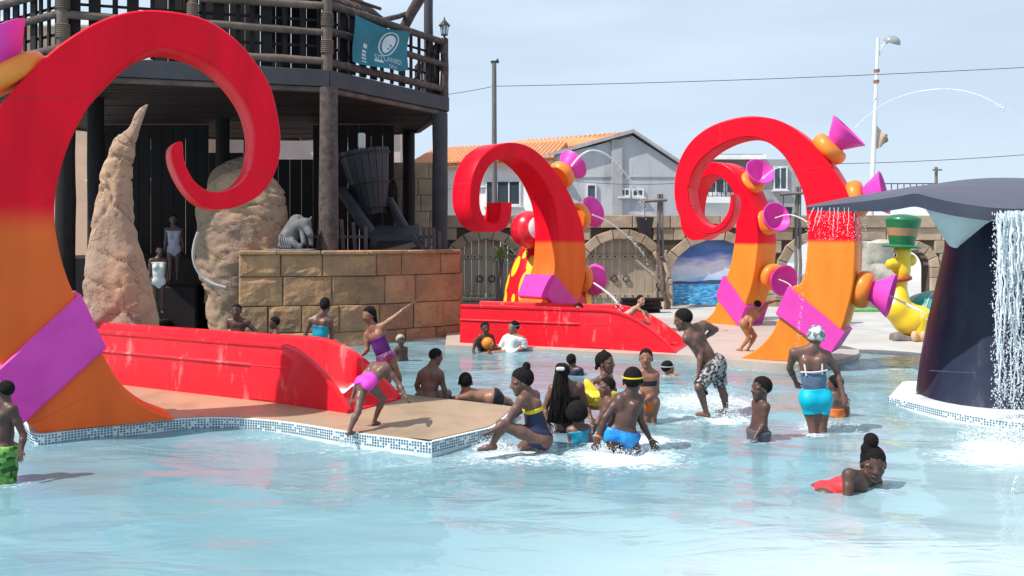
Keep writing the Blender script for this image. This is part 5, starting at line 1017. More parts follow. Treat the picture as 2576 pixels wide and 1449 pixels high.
FB = {'hair': mat('black hair', (0.010, 0.008, 0.009), (0.016, 0.012, 0.012), .8, 30, .9, 90, .12), 'pink': fabric('hot pink nylon', (0.78, 0.06, 0.52)), 'purple': fabric('purple print nylon', (0.085, 0.012, 0.14), (0.10, 0.015, 0.16), 5), 'print': fabric('red and blue print', (0.45, 0.03, 0.06), (0.04, 0.08, 0.30), 34, vor=True),
      'teal': fabric('teal nylon', (0.01, 0.30, 0.40), (0.02, 0.22, 0.36), 4, .35), 'blue': fabric('bright blue shorts', (0.008, 0.11, 0.45), (0.02, 0.26, 0.56), 7, .45, .45, .55), 'navy': fabric('navy nylon', (0.02, 0.026, 0.065)), 'white': fabric('white cloth', (0.68, 0.67, 0.66), (0.56, 0.56, 0.57)), 'lav': fabric('pale lilac nylon', (0.40, 0.36, 0.45)), 'cyan': fabric('bright cyan shorts', (0.0, 0.42, 0.56), (0.0, 0.36, 0.50), 9, .45),
      'denim': fabric('grey blue nylon', (0.10, 0.16, 0.24), (0.07, 0.11, 0.18), 6), 'leaf': fabric('green leaf print', (0.07, 0.22, 0.04), (0.22, 0.42, 0.10), 22, vor=True), 'camo': fabric('black and white speckled print', (0.03, 0.028, 0.03), (0.40, 0.38, 0.38), 26, .6, .48, .54), 'orange': fabric('orange nylon', (0.70, 0.16, 0.03)), 'red': fabric('coral red nylon', (0.62, 0.04, 0.05)), 'yellow': fabric('yellow plastic strap', (0.80, 0.58, 0.02)), 'lime': fabric('lime green cloth', (0.45, 0.50, 0.14)), 'black': fabric('black nylon', (0.012, 0.012, 0.016)), 'grey': fabric('dark grey shorts', (0.10, 0.10, 0.12)), 'capprint': fabric('grey printed swim cap', (0.12, 0.14, 0.15), (0.52, 0.55, 0.55), 16, .5, .46, .52), 'cream': fabric('cream cap', (0.42, 0.36, 0.28)), 'royal': fabric('royal blue cloth', (0.06, 0.10, 0.46))}
M['eye'] = mat('eye white', (0.36, 0.33, 0.31), None, .2, 3); M['pupil'] = mat('dark pupil', (0.006, 0.005, 0.005), None, .1, 3); M['lip'] = mat('lip', (0.16, 0.055, 0.05), None, .4, 6)
ZZ = {'A': (838.5, 704.4, .3009), 'B': (1207.5, 838.5, .2546), 'C': (1610, 704.4, .3472), 'D': (1811.2, 704.4, .2778), 'E': (536.7, 704.4, .1823), 'F': (0, 905.6, .3751), 'S': (1744.2, 1039.8, .3229), '1': (0, 0, 1)}
V3 = lambda *a: Vector(a)
def person(label, z, Y, az, head, hs, neck, pelv, k=None, la=None, ra=None, ll=None, rl=None, skin='mid', haz=None, pitch=0, roll=0, hair='short', hairm=None, wear=(), female=False, shl=None, shr=None, face=False, bun=None, fat=1.0, hands=True, group='people bathing in the pool', floor=None):
    ox, oy, sc = ZZ[z]
    def J(p): return U(ox + p[0] * sc, oy + p[1] * sc, Y + (p[2] if len(p) > 2 else 0))
    Nk, Pv, Hc = J(neck), J(pelv), J(head); hh = hs * sc * Y / FOC
    up = (Nk - Pv).normalized(); tl = (Nk - Pv).length; k = k or min(1.1, max(.5, tl / .50)); g = k * fat
    Lv = V3(math.cos(R(az)), math.sin(R(az)), 0); Lv = (Lv - up * Lv.dot(up)).normalized(); fw = Lv.cross(up).normalized()
    SL, SR = Nk - up * .035 * k + Lv * .165 * k, Nk - up * .035 * k - Lv * .165 * k
    if shl: SL = J(shl)
    if shr: SR = J(shr)
    HL, HR = Pv + Lv * .085 * k, Pv - Lv * .085 * k
    P = {'t': [], 'a': [], 'l': [], 'h': []}
    wst = Pv + up * tl * .33; cm = (SL + SR) / 2
    P['t'] += [(cap(SL.lerp(cm, .22) - up * .03 * k, SR.lerp(cm, .22) - up * .03 * k, .062 * g), .05), (cap(Nk - up * tl * .26 + Lv * .065 * k, wst + Lv * .055 * k, .096 * g, .082 * g), .06), (cap(Nk - up * tl * .26 - Lv * .065 * k, wst - Lv * .055 * k, .096 * g, .082 * g), .06), (cap(wst, Pv, .105 * g, .112 * g), .07), (cap(HL, HR, .098 * g), .06), (cap(HL - fw * .045 * k - up * .03 * k, HL - fw * .04 * k - up * .04 * k, .085 * g), .05), (cap(HR - fw * .045 * k - up * .03 * k, HR - fw * .04 * k - up * .04 * k, .085 * g), .05)]
    if female: P['t'] += [(cap(Nk - up * tl * .34 + fw * .075 * k + s * Lv * .07 * k, Nk - up * tl * .36 + fw * .085 * k + s * Lv * .075 * k, .055 * g), .05) for s in (-1, 1)]
    # shoulder blades give the back some relief
    P['t'] += [(cap(Nk - up * tl * .2 - fw * .07 * k + s * Lv * .085 * k, Nk - up * tl * .34 - fw * .068 * k + s * Lv * .07 * k, .035 * g, .028 * g), .04) for s in (-1, 1)]
    for s in (SL, SR): P['t'].append((cap(Nk + up * .02 * k, s, .05 * g, .055 * g), .05))
    # head frame
    ha = R(haz if haz is not None else az); hf = V3(math.sin(ha), -math.cos(ha), 0); hl = V3(math.cos(ha), math.sin(ha), 0); hu = V3(0, 0, 1)
    rm = Matrix.Rotation(R(-pitch), 3, hl); hf, hu = rm @ hf, rm @ hu; rm = Matrix.Rotation(R(roll), 3, hf); hl, hu = rm @ hl, rm @ hu
    HP = lambda a, b_, c: Hc + (hl * a + hf * b_ + hu * c) * hh
    AX = (hl, hf, hu); E = lambda a, b_, c, r: ell(HP(a, b_, c), AX, tuple(q * hh for q in r))
    P['h'] += [(E(0, -.05, .11, (.335, .42, .385)), .02 * hh), (E(0, .13, -.20, (.245, .255, .30)), .12 * hh), (cap(HP(0, .36, .04), HP(0, .43, -.10), .045 * hh, .062 * hh), .05 * hh), (cap(HP(-.06, .40, -.12), HP(.06, .40, -.12), .045 * hh), .04 * hh), (E(0, .345, -.255, (.12, .06, .06)), .03 * hh), (E(0, .29, -.43, (.10, .09, .07)), .10 * hh), (E(-.16, .27, .06, (.14, .08, .05)), .05 * hh), (E(.16, .27, .06, (.14, .08, .05)), .05 * hh), (E(-.17, .22, -.13, (.10, .10, .09)), .08 * hh), (E(.17, .22, -.13, (.10, .10, .09)), .08 * hh), (E(.335, -.02, -.07, (.045, .085, .13)), .03 * hh), (E(-.335, -.02, -.07, (.045, .085, .13)), .03 * hh)]
    P['t'].append((cap(HP(0, -.06, -.22), Nk - up * .02 * k, .052 * max(g, hh / .26), .06 * g), .04))
    def hand(el, wr, side, spread=.9):
        d = (wr - el).normalized(); s = (side - d * side.dot(d)); s = s.normalized() if s.length > .05 else d.orthogonal().normalized(); c = d.cross(s); q = max(k, .62)
        o = [(ell(wr + d * .045 * q, (d, s, c), (.055 * q, .036 * q, .018 * q)), .02)]
        for i, ln in enumerate((.062, .075, .07, .055)):
            b0 = wr + d * .075 * q + s * (i - 1.5) * .0195 * q; md = b0 + d * ln * .55 * q + s * (i - 1.5) * .006 * spread * q + c * .006 * q; o.append((cap(b0, md, .0095 * q, .0088 * q), .006)); o.append((cap(md, md + d * ln * .5 * q + c * .016 * q, .0088 * q, .0075 * q), .004))
        o += [(cap(wr + d * .02 * q - s * .025 * q, wr + d * .055 * q - s * .055 * q, .012 * q, .010 * q), .01), (cap(wr + d * .055 * q - s * .055 * q, wr + d * .085 * q - s * .06 * q, .010 * q, .008 * q), .004)]
        return o
    joints = [Nk, Pv, SL, SR, HL, HR, Hc]
    arms = {}
    for nm, arm, sh, sd in (('L', la, SL, Lv), ('R', ra, SR, -Lv)):
        if arm is None: el, wr = sh - up * .26 * k + sd * .03 * k, sh - up * .47 * k + sd * .05 * k + fw * .06
        else: el, wr = J(arm[0]), J(arm[1])
        arms[nm] = (sh, el, wr)
        P['a'] += [(cap(sh, sh.lerp(el, .45), .053 * g, .049 * g), .03), (cap(sh.lerp(el, .45), el, .049 * g, .039 * g), .02), (cap(el, el.lerp(wr, .35), .039 * g, .04 * g), .02), (cap(el.lerp(wr, .35), wr, .04 * g, .026 * g), .02)]
        if hands: P['a'] += hand(el, wr, fw if arm is None else Lv.lerp(up, .3))
        joints += [el, wr, wr + (wr - el).normalized() * .2]
    legs = {}
    for nm, leg, hp in (('L', ll, HL), ('R', rl, HR)):
        if leg == 0: continue
        if leg is None:
            kn = hp - V3(0, 0, .36 * k) + fw * .04; an = kn - V3(0, 0, .36 * k) - fw * .03
        else: kn, an = J(leg[0]), J(leg[1])
        legs[nm] = (hp, kn, an); ft = (fw - V3(0, 0, fw.z)); ft = ft.normalized() if ft.length > .1 else V3(0, -1, 0)
        md = kn.lerp(an, .3) - ft * .012 * k
        P['l'] += [(cap(hp, hp.lerp(kn, .5), .090 * g, .076 * g), .05), (cap(hp.lerp(kn, .5), kn, .076 * g, .055 * g), .03), (cap(kn, md, .053 * g, .054 * g), .02), (cap(md, an, .054 * g, .033 * g), .02)]
        hl_ = an - ft * .03 * k - V3(0, 0, .03 * k); P['l'] += [(cap(hl_, an + ft * .06 * k - V3(0, 0, .03 * k), .033 * g, .034 * g), .02), (cap(an + ft * .06 * k - V3(0, 0, .032 * k), an + ft * .15 * k - V3(0, 0, .045 * k), .034 * g, .022 * g), .02)]
        joints += [kn, an, an + ft * .2 * k - V3(0, 0, .08)]
    extra = []                                                   # prims of hair that reach beyond the body
    HB = []
    if bun: HB = [(cap(J(b_[:2] + ((b_[2],) if len(b_) > 3 else ())), J(b_[:2] + ((b_[2],) if len(b_) > 3 else ())) + V3(0, 0, .01), b_[-1] * sc * Y / FOC), .02) for b_ in bun]
    if hair == 'long':
        HB = [(cap(HP(s * .2, -.2, .1), HP(s * .26, -.30, -.6 - .1 * q), .16 * hh, .12 * hh), .03) for q, s in enumerate((-1, 0, 1))]
    pad = max(.16, hh * .75)
    lo = [min(j[i] for j in joints) - pad for i in range(3)]; hi = [max(j[i] for j in joints) + pad for i in range(3)]
    for pr, _ in HB:
        for e_ in (pr[1], pr[2]):
            for i in range(3): lo[i] = min(lo[i], e_[i] - pr[3] - .05); hi[i] = max(hi[i], e_[i] + pr[3] + .05)
    lo[2] = max(lo[2], -.62)
    h = min(.0155, max(.0088, Y * .00098)); Fd = Field(lo, hi, h)
    S = Fd.new(); Ar = Fd.new(); Hd = Fd.new()
    for pr, q in P['t']: Fd.add(S, pr, q)
    for pr, q in P['l']: Fd.add(S, pr, q)
    for pr, q in P['a']: Fd.add(Ar, pr, q)
    for pr, q in P['h']: Fd.add(Hd, pr, q)
    kk = .03; hq = np.maximum(kk - np.abs(S - Ar), 0) / kk; B = np.minimum(S, Ar) - hq * hq * kk * .25
    hq = np.maximum(.02 - np.abs(B - Hd), 0) / .02; B = np.minimum(B, Hd) - hq * hq * .005
    base = V3(Pv.x, Pv.y, max(-.5, min(Pv.z, lo[2] + .1)))
    root = empty('person', base, label, 'person', group)
    def put(nm, A, m, par=root):
        me = Fd.mesh(A, nm, base if par is root else base)
        return link(nm, me, m, par) if me else None
    put('body', B, SK[skin])
    X, Yg, Zg = Fd.pts((slice(None),) * 3)
    plane = lambda p, n: (X - p[0]) * n[0] + (Yg - p[1]) * n[1] + (Zg - p[2]) * n[2]         # < 0 keeps the side against n
    def region(prs):
        A = Fd.new()
        for pr in prs: A = np.minimum(A, Fd.dist(pr, (slice(None),) * 3))
        return A
    # hair or cap
    if hair != 'none':
        off = {'buzz': .003, 'short': .008, 'bun': .007, 'long': .014, 'afro': .045, 'cap': .009, 'braids': .014}[hair] * (hh / .24)
        cd = (hu * .72 - hf * .69).normalized(); c0 = HP(0, 0, 0); thr = {'cap': -.02, 'afro': -.10}.get(hair, -.03) * hh
        wob = .012 * np.sin(X * 130 + Zg * 60) * np.sin(Yg * 110 + Zg * 90) if hair != 'cap' else 0; pd = plane(c0 + cd * thr, cd) - wob * hh / .24; A = np.maximum(Hd - off * (np.clip(pd / (.22 * hh), .12, 1) if hair != 'cap' else 1), -pd)
        if hair in ('cap',): A = np.maximum(A, -plane(HP(0, 0, -.13), hu))
        for pr, q in HB: Fd.add(A, pr, q)
        put('hair' if hair != 'cap' else 'swim_cap', A, hairm or FB['hair'])
    for wn in wear:
        kind, fm = wn[0], wn[1]
        if kind == 'suit':            # one-piece: top fraction of torso, bottom
            t0 = wn[2] if len(wn) > 2 else .26; a = Nk - up * tl * (t0 + .1)
            rg = region([cap(a + Lv * .06 * k, Pv - up * .0 * k + Lv * .03 * k, .16 * g, .12 * g), cap(a - Lv * .06 * k, Pv - Lv * .03 * k, .16 * g, .12 * g), cap(Pv + Lv * .045 * k, Pv - Lv * .045 * k, .145 * g), cap(Pv - up * .05 * k, Pv - up * .06 * k, .13 * g)])
            A = np.maximum(np.maximum(S - .008, rg), plane(Nk - up * tl * t0, up)); A = np.maximum(A, -(Ar - .002))
            if len(wn) > 3: A = np.maximum(A, -plane(Nk - up * tl * wn[3], up))
            put('swimsuit', A, FB[fm])
        elif kind == 'shirt':
            rg = region([cap(Nk - up * .06 * k + Lv * .08 * k, Pv + Lv * .05 * k, .17 * g, .17 * g), cap(Nk - up * .06 * k - Lv * .08 * k, Pv - Lv * .05 * k, .17 * g, .17 * g)] + [cap(s_, s_.lerp(e_, .75), .085 * g) for s_, e_, w_ in arms.values()])
            put('shirt', np.maximum(np.maximum(np.minimum(S, Ar) - .022, rg), plane(Nk - up * .01, up)), FB[fm])
        elif kind == 'shorts':        # loose legs to a fraction of the thigh
            fr_ = wn[2] if len(wn) > 2 else .6; ls = wn[3] if len(wn) > 3 else .022; A = Fd.new()
            rg = region([cap(Pv + up * .03 * k, Pv, .19 * g)] + [cap(hp, hp.lerp(kn, fr_), .16 * g) for hp, kn, an in legs.values()])
            A = np.maximum(S - ls, rg); A = np.maximum(A, plane(Pv + up * (wn[4] if len(wn) > 4 else .09) * k, up))
            for hp, kn, an in legs.values(): A = np.maximum(A, np.where(plane(Pv - up * .10 * k, up) < 0, -9, -9)); d_ = (kn - hp).normalized(); q = hp.lerp(kn, fr_); near = Fd.dist(cap(hp, kn, .13 * g), (slice(None),) * 3); A = np.where(near < .02, np.maximum(A, plane(q, d_)), A)
            A = np.maximum(A, -(Ar - .002)); put('shorts', A.astype(np.float32), FB[fm])
        elif kind == 'band':          # band of cloth round the torso between two fractions
            A = np.maximum(np.maximum(S - .007, plane(Nk - up * tl * wn[2], up)), -plane(Nk - up * tl * wn[3], up)); A = np.maximum(A, -(Ar - .002)); rg = region([cap(Nk, Pv, .22 * g)]); put(wn[4] if len(wn) > 4 else 'swimsuit_top', np.maximum(A, rg), FB[fm])
        elif kind == 'brief':
            rg = region([cap(Pv - up * .0 * k + Lv * .05 * k, Pv - Lv * .05 * k, .125 * g), cap(Pv - up * .05 * k, Pv - up * .06 * k, .13 * g)]); A = np.maximum(np.maximum(S - .008, rg), plane(Pv + up * .05 * k, up)); put('swim_bottom', A, FB[fm])
        elif kind == 'strap':         # thin tube through body points pulled onto the skin: fractions (side, depth, height)
            b = MB(); b.tube([Nk - up * tl * q[2] + Lv * q[0] * k + fw * q[1] * k for q in wn[2]], .011, 6); b.build('strap', FB[fm], root, 60)
        elif kind == 'wrist':
            sh, el, wr = arms[wn[2]]; d_ = (wr - el).normalized(); b = MB(); b.lathe([(.034 * g, -.014), (.038 * g, 0), (.034 * g, .014)], 14, wr - d_ * .03, d_); b.build('wristband', FB[fm], root, 60)
        elif kind == 'headband':
            b = MB(); b.tube([HP(.355 * math.cos(a), -.05 + .44 * math.sin(a), .13) + hu * 0 for a in [6.2832 * j / 20 for j in range(21)]], .022 * hh * 1.4, 6); b.build('goggle_strap', FB[fm], root, 60)
    if face:
        for s in (-1, 1):
            b = MB(); ellipsoid(b, (0, 0, 0), (.062 * hh, .022 * hh, .022 * hh), 12, 8); mt_ = Matrix((hl, -hf, hu)).transposed(); c_ = HP(s * .15, .315, 0.0); b.v = [tuple(c_ + mt_ @ Vector(p)) for p in b.v]; ey = b.build('eye', M['eye'], root, 60)
            b = MB(); ellipsoid(b, (0, 0, 0), (.030 * hh, .016 * hh, .022 * hh), 10, 6); c_ = HP(s * .15, .333, 0.0); b.v = [tuple(c_ + mt_ @ Vector(p)) for p in b.v]; b.build('pupil', M['pupil'], ey, 60)
            b = MB(); b.tube([HP(s * (.15 + q * .09), .335 - abs(q) * .035, .095 - q * q * .02) for q in (-1, -.5, 0, .5, 1)], .016 * hh, 5); b.build('eyebrow', FB['hair'], root, 60)
        b = MB(); b.tube([HP(q * .11, .405 - abs(q) * .05, -.245 + .0 * q) for q in (-1, -.5, 0, .5, 1)], [.012 * hh, .028 * hh, .03 * hh, .028 * hh, .012 * hh], 6); b.build('lips', M['lip'], root, 60)
    return root, arms, legs, HP
# ------------------------------------------------------------------ the bathers
person('boy in green leaf-print shorts at the left edge of the water', 'F', 8.75, 150, (35, 205), 140, (30, 300), (15, 600), .78, ra=((158, 505, -.05), (142, 605, -.12)), la=((-60, 480), (-40, 600)), rl=((50, 840), (50, 1010)), ll=((-20, 840), (-20, 1010)), skin='dark', haz=-110, hair='buzz', wear=(('shorts', 'leaf', .95, .035, .07),))
person('girl in a hot pink swimsuit bending over at the edge of the beige platform', 'A', 10.62, 150, (452, 770, .34), 118, (425, 722, .2), (278, 872), .72, ra=((548, 868, .1), (606, 975, 0)), la=((205, 850, .1), (158, 985, .05)), ll=((205, 1105, -.2), (132, 1268, -.30)), rl=((418, 992, .0), (340, 1185, .12)), skin='mid', haz=140, pitch=-40, hair='short', shr=(450, 742, .12), shl=(335, 712, .25), wear=(('shorts', 'pink', .16, .010, .26), ('strap', 'white', ((.1, -.06, .38), (.02, -.09, .2), (-.1, -.04, .0))), ('strap', 'white', ((-.1, -.06, .38), (0, -.09, .2), (.1, -.04, .0)))))
person('girl in a purple printed swimsuit with one arm stretched up', 'A', 13.0, -45, (298, 292), 135, (333, 402), (440, 660), .9, la=((545, 288, 0), (648, 207, .05)), ra=((283, 585, .05), (228, 638, -.1)), ll=((540, 800, -.05), (545, 915, .05)), rl=((455, 800, .1), (450, 930, .25)), skin='warm', haz=-40, pitch=-8, hair='long', female=False, face=True, shl=(412, 385, -.02), shr=(287, 455, .1), wear=(('suit', 'purple', .30, .80), ('suit', 'print', .80), ('strap', 'purple', ((.1, .09, .34), (.07, .05, .1), (.04, -.03, -.02)))))
person('woman in a teal halter swimsuit seen from behind, by the stone wall', 'E', 15.8, 172, (1548, 365), 190, (1500, 480), (1460, 905), .9, la=((1285, 715), (1243, 880)), ra=((1640, 740), (1620, 900)), skin='mid', hair='bun', bun=((1540, 310, 68),), haz=165, female=True, shl=(1345, 555), shr=(1615, 560), wear=(('suit', 'teal', .34), ('strap', 'teal', ((.1, -.07, .36), (.0, -.05, .02))), ('strap', 'teal', ((-.1, -.07, .36), (0, -.05, .02)))))
person('bare-chested boy with a blue cloth on his lap behind the near red slide', 'E', 15.9, 5, (318, 430), 205, (340, 545), (335, 850), .86, ra=((205, 690), (260, 800, -.15)), la=((590, 725), (520, 825, -.1)), ll=((430, 830, -.35), (420, 960, -.3)), rl=((240, 830, -.35), (240, 960, -.3)), skin='dark', hair='buzz', face=True, shr=(222, 565), shl=(470, 585), wear=(('shorts', 'royal', .8, .03, .08),))
person('small child in white straps behind the near red slide', 'E', 15.4, -70, (838, 590), 170, (862, 715), (830, 920), .62, skin='dark', hair='short', wear=(('suit', 'white', .2),))
person('child in a cream cap in the shade by the stone wall', 'A', 17.3, 30, (562, 505), 100, (565, 568), (562, 680), .62, skin='dark', hair='cap', hairm=FB['cream'])
person('boy sitting with his bare back turned at the far edge of the beige platform', 'A', 12.95, 158, (858, 640), 140, (828, 722), (795, 972), .92, la=((698, 880, .05), (725, 975, .15)), ra=((918, 880), (950, 985, -.05)), rl=((960, 945, .32), (975, 1060, .5)), ll=((800, 950, .4), (820, 1080, .6)), skin='mid', haz=115, pitch=-14, hair='buzz', wear=(('shorts', 'grey', .8, .02, .02),), shl=(735, 790), shr=(895, 790))
person('person lying on their front beside the seated boy on the platform edge', 'A', 12.75, -90, (1105, 852), 165, (1098, 962), (1330, 985), .86, la=((1040, 985, -.2), (1010, 1010, .05)), ra=((1060, 990, .3), (1000, 985, .45)), ll=((1450, 1010, .05), (1500, 1050, .4)), rl=((1450, 1010, .2), (1510, 1050, .5)), skin='warm', haz=178, hair='buzz', fat=1.1, wear=(('shorts', 'black', .6, .015, -.02),))
person('girl with a top bun and navy swimsuit sitting on the platform corner', 'B', 10.02, -78, (412, 475), 265, (478, 605), (588, 1030), .98, la=((272, 868, -.18), (135, 955, -.28)), ra=((400, 760, .3), (240, 880, .25)), ll=((205, 905, -.2), (120, 1100, -.25)), rl=((420, 1120, .15), (400, 1260, .2)), skin='mid', pitch=-12, hair='bun', bun=((460, 330, 40), (492, 410, 26)), shl=(415, 655, -.16), shr=(540, 610, .14), wear=(('suit', 'navy', .40), ('band', 'yellow', .30, .40, 'swimsuit_panel'), ('strap', 'navy', ((.08, -.09, .42), (.07, -.10, .2), (.05, .02, .02))), ('strap', 'navy', ((.1, -.09, .42), (-.02, -.10, .2), (-.07, .02, .03)))))
person('girl with waist-long black braids seen from behind in the middle of the pool', 'B', 10.95, 178, (825, 385), 170, (850, 510), (880, 860), .98, la=((640, 740), (668, 880, -.1)), ra=((1050, 740), (1092, 835, -.1)), skin='mid', hair='braids', female=True, bun=((790, 345, 45),) , wear=(('suit', 'black', .3),))
person('child with a round black afro in front of the girl with long braids', 'B', 10.45, 175, (958, 800), 205, (970, 925), (1000, 1110), .62, skin='mid', hair='afro', wear=(('suit', 'teal', .15),), hands=False)
person('boy under a dark hood in the water behind the girl with long braids', 'B', 15.6, 150, (905, 268), 132, (915, 345), (930, 500), .8, skin='dark', hair='short', wear=(('shirt', 'navy'),))
person('girl with an orange swimsuit strap and small braids beside the yellow float', 'B', 11.9, 62, (1238, 288), 215, (1240, 415), (1235, 660), .76, ra=((1115, 480, .0), (1095, 570, -.1)), la=((1330, 560), (1300, 640)), skin='mid', hair='bun', bun=((1160, 300, 22), (1150, 345, 18), (1225, 185, 20)), wear=(('suit', 'lav', .35), ('strap', 'orange', ((-.1, .1, .34), (-.06, .06, .05), (.0, -.04, -.04), (.06, .06, .05), (.1, .1, .34)))))
person('small child with gold earring in front of the yellow float', 'B', 10.75, -72, (1252, 528), 195, (1248, 645), (1252, 930), .70, la=((1168, 860, -.1), (1135, 950, -.16)), ra=((1300, 850, .1), (1280, 940, .1)), skin='mid', hair='buzz', wear=(('shorts', 'teal', .6),))
person('boy in bright blue shorts and yellow goggle strap splashing from behind', 'B', 9.95, 165, (1512, 465), 275, (1482, 610), (1395, 985), .96, la=((1235, 835, -.05), (1165, 1040, -.05)), ra=((1585, 860, .1), (1685, 1050, .05)), ll=((1305, 1105, -.05), (1350, 1165, .3)), rl=((1520, 1075, 0), (1575, 1230, .1)), skin='dark', hair='buzz', shl=(1385, 640), shr=(1570, 650, .05), wear=(('shorts', 'blue', .85, .03, .05), ('wrist', 'orange', 'L'), ('headband', 'yellow')))
person('thin child in a black bikini top standing with hands together', 'B', 11.6, -12, (1640, 243), 190, (1652, 350), (1665, 680), .76, la=((1752, 580), (1640, 655, -.14)), ra=((1568, 545), (1600, 640, -.14)), ll=((1712, 840), (1722, 990)), rl=((1640, 840), (1655, 990)), skin='warm', hair='buzz', face=True, shl=(1735, 408), shr=(1580, 400), wear=(('band', 'black', .34, .50), ('brief', 'orange')))
person('child with only the head and a white strap above water, left of the wading man', 'B', 15.5, 120, (1858, 345), 150, (1875, 425), (1960, 520), .75, skin='warm', haz=110, hair='short', wear=(('headband', 'white'),), hands=False)
person('man in speckled black and white shorts wading to the left', 'C', 12.0, -135, (312, 285), 160, (362, 362), (520, 620), 1.0, la=((442, 520, -.12), (425, 668, -.18)), ra=((548, 358, .28), (468, 420, .22)), ll=((425, 780, -.2), (480, 960, -.05)), rl=((592, 790, .05), (625, 940, .12)), skin='mid', haz=-120, pitch=-14, hair='buzz', shl=(335, 425, -.12), shr=(462, 322, .16), wear=(('shorts', 'camo', .9, .035, .09),))
person('toddler with a gold earring standing waist-deep in profile', 'C', 10.6, -75, (878, 785), 170, (878, 888), (858, 1095), .66, la=((893, 1050, -.12), (838, 1130, -.18)), ra=((840, 1040, .1), (820, 1120, .1)), skin='dark', hair='short', fat=1.15, wear=(('shorts', 'grey', .7, .025, .03),))
person('woman in cyan shorts and a printed swim cap seen from behind', 'C', 11.0, 172, (1274, 412), 165, (1238, 510), (1272, 850), .98, ra=((1425, 660, .05), (1475, 840, -.05)), la=((1085, 640, .18), (1130, 740, .3)), ll=((1255, 1090), (1262, 1250)), rl=((1318, 1100), (1325, 1250)), skin='mid', hair='cap', hairm=FB['capprint'], female=True, shl=(1115, 525, .05), shr=(1352, 545), wear=(('suit', 'denim', .46), ('shorts', 'cyan', .48, .016, .12), ('strap', 'white', ((.10, -.095, .5), (.11, -.1, .3), (.10, -.02, .0))), ('strap', 'white', ((-.09, -.095, .5), (-.1, -.1, .3), (-.09, -.02, 0))), ('strap', 'white', ((.16, -.07, .42), (.05, -.12, .43), (-.06, -.12, .43), (-.16, -.07, .42)))))
person('child crouching in the water behind the woman in cyan shorts', 'C', 11.9, 195, (1412, 752), 128, (1420, 832), (1418, 1000), .72, ra=((1345, 940), (1370, 1000)), la=((1502, 930), (1505, 995)), skin='mid', haz=-130, hair='short', wear=(('suit', 'orange', .55),))
person('woman with a high bun swimming in a red swimsuit, nearest bather on the right', 'S', 8.65, 90, (1402, 388), 262, (1335, 508), (1045, 645), 1.0, ra=((1195, 690, -.24), (1310, 730, -.33)), la=((1450, 570, .25), (1540, 600, .2)), ll=((700, 680, .12), (340, 720, .15)), rl=((700, 680, -.05), (340, 720, -.08)), skin='dark', haz=-10, pitch=-12, hair='bun', bun=((1385, 215, 56), (1345, 280, 40)), female=True, face=True, shr=(1215, 478, -.16), shl=(1420, 520, .14), wear=(('suit', 'red', .5), ('strap', 'red', ((-.10, -.10, .5), (-.10, -.09, .2), (-.07, .05, .02)))))
person('tanned girl in lime green bottoms walking on the far deck', 'D', 18.05, -150, (335, 226), 86, (318, 285), (228, 402), .8, ra=((428, 208, .05), (495, 192, 0)), la=((288, 350, -.1), (278, 405, -.15)), ll=((262, 522, -.05), (188, 622, .05)), rl=((316, 505, .05), (250, 628, .1)), skin='tan', hair='short', wear=(('brief', 'lime'),), hands=True)
person('light-skinned child leaning on the far red slide exit', '1', 18.55, 60, (1612, 755), 27, (1603, 775), (1572, 797), .62, ra=((1618, 785, -.1), (1625, 800, -.15)), la=((1625, 785, .1), (1632, 798, .1)), skin='pale', haz=40, hair='buzz', ll=((1600, 805), (1625, 810)), rl=((1600, 806, .15), (1625, 812, .15)), wear=(('brief', 'teal'),))
person('dark-haired person peering over the far red slide wall', '1', 18.95, -10, (1456, 778), 30, (1455, 797), (1450, 830), .78, ra=((1430, 797, -.1), (1418, 790, -.12)), la=((1480, 810), (1470, 815)), skin='warm', hair='long', face=True, ll=((1480, 835, .3), (1500, 838, .4)), rl=((1480, 838, .3), (1500, 840, .4)), hands=True)
person('man in a soaked white shirt lying back in the shallow water', 'A', 18.6, -62, (1508, 395), 108, (1512, 458), (1480, 605), .95, la=((1605, 560, -.1), (1520, 600, -.15)), ra=((1400, 560, .1), (1320, 585, .1)), ll=((1380, 610, -.1), (1260, 615, -.1)), rl=((1380, 610, .1), (1260, 615, .1)), skin='warm', hair='short', shl=(1585, 492, -.1), shr=(1440, 490, .1), wear=(('shirt', 'white'), ('headband', 'cyan')))
person('boy sitting in the shade hugging an orange ball', 'A', 18.9, 20, (1270, 402), 105, (1278, 462), (1268, 590), .78, ra=((1205, 540), (1260, 560, -.2)), la=((1350, 540), (1318, 560, -.2)), rl=((1195, 500, -.25), (1170, 590, -.3)), ll=((1300, 590, -.3), (1310, 610, -.5)), skin='dark', hair='short')
person('person in a pale lilac swimsuit standing in the dark under the tower', '1', 21.9, 20, (436, 552), 26, (438, 574), (438, 628), .95, skin='dark', hair='short', female=True, group='people in the shade under the tower', wear=(('suit', 'lav', .12),))
person('person in a white swimsuit standing lower in the dark beside the rock pillar', '1', 21.0, 30, (402, 631), 26, (399, 652), (398, 708), .95, skin='dark', hair='short', female=True, group='people in the shade under the tower', wear=(('suit', 'white', .12),))
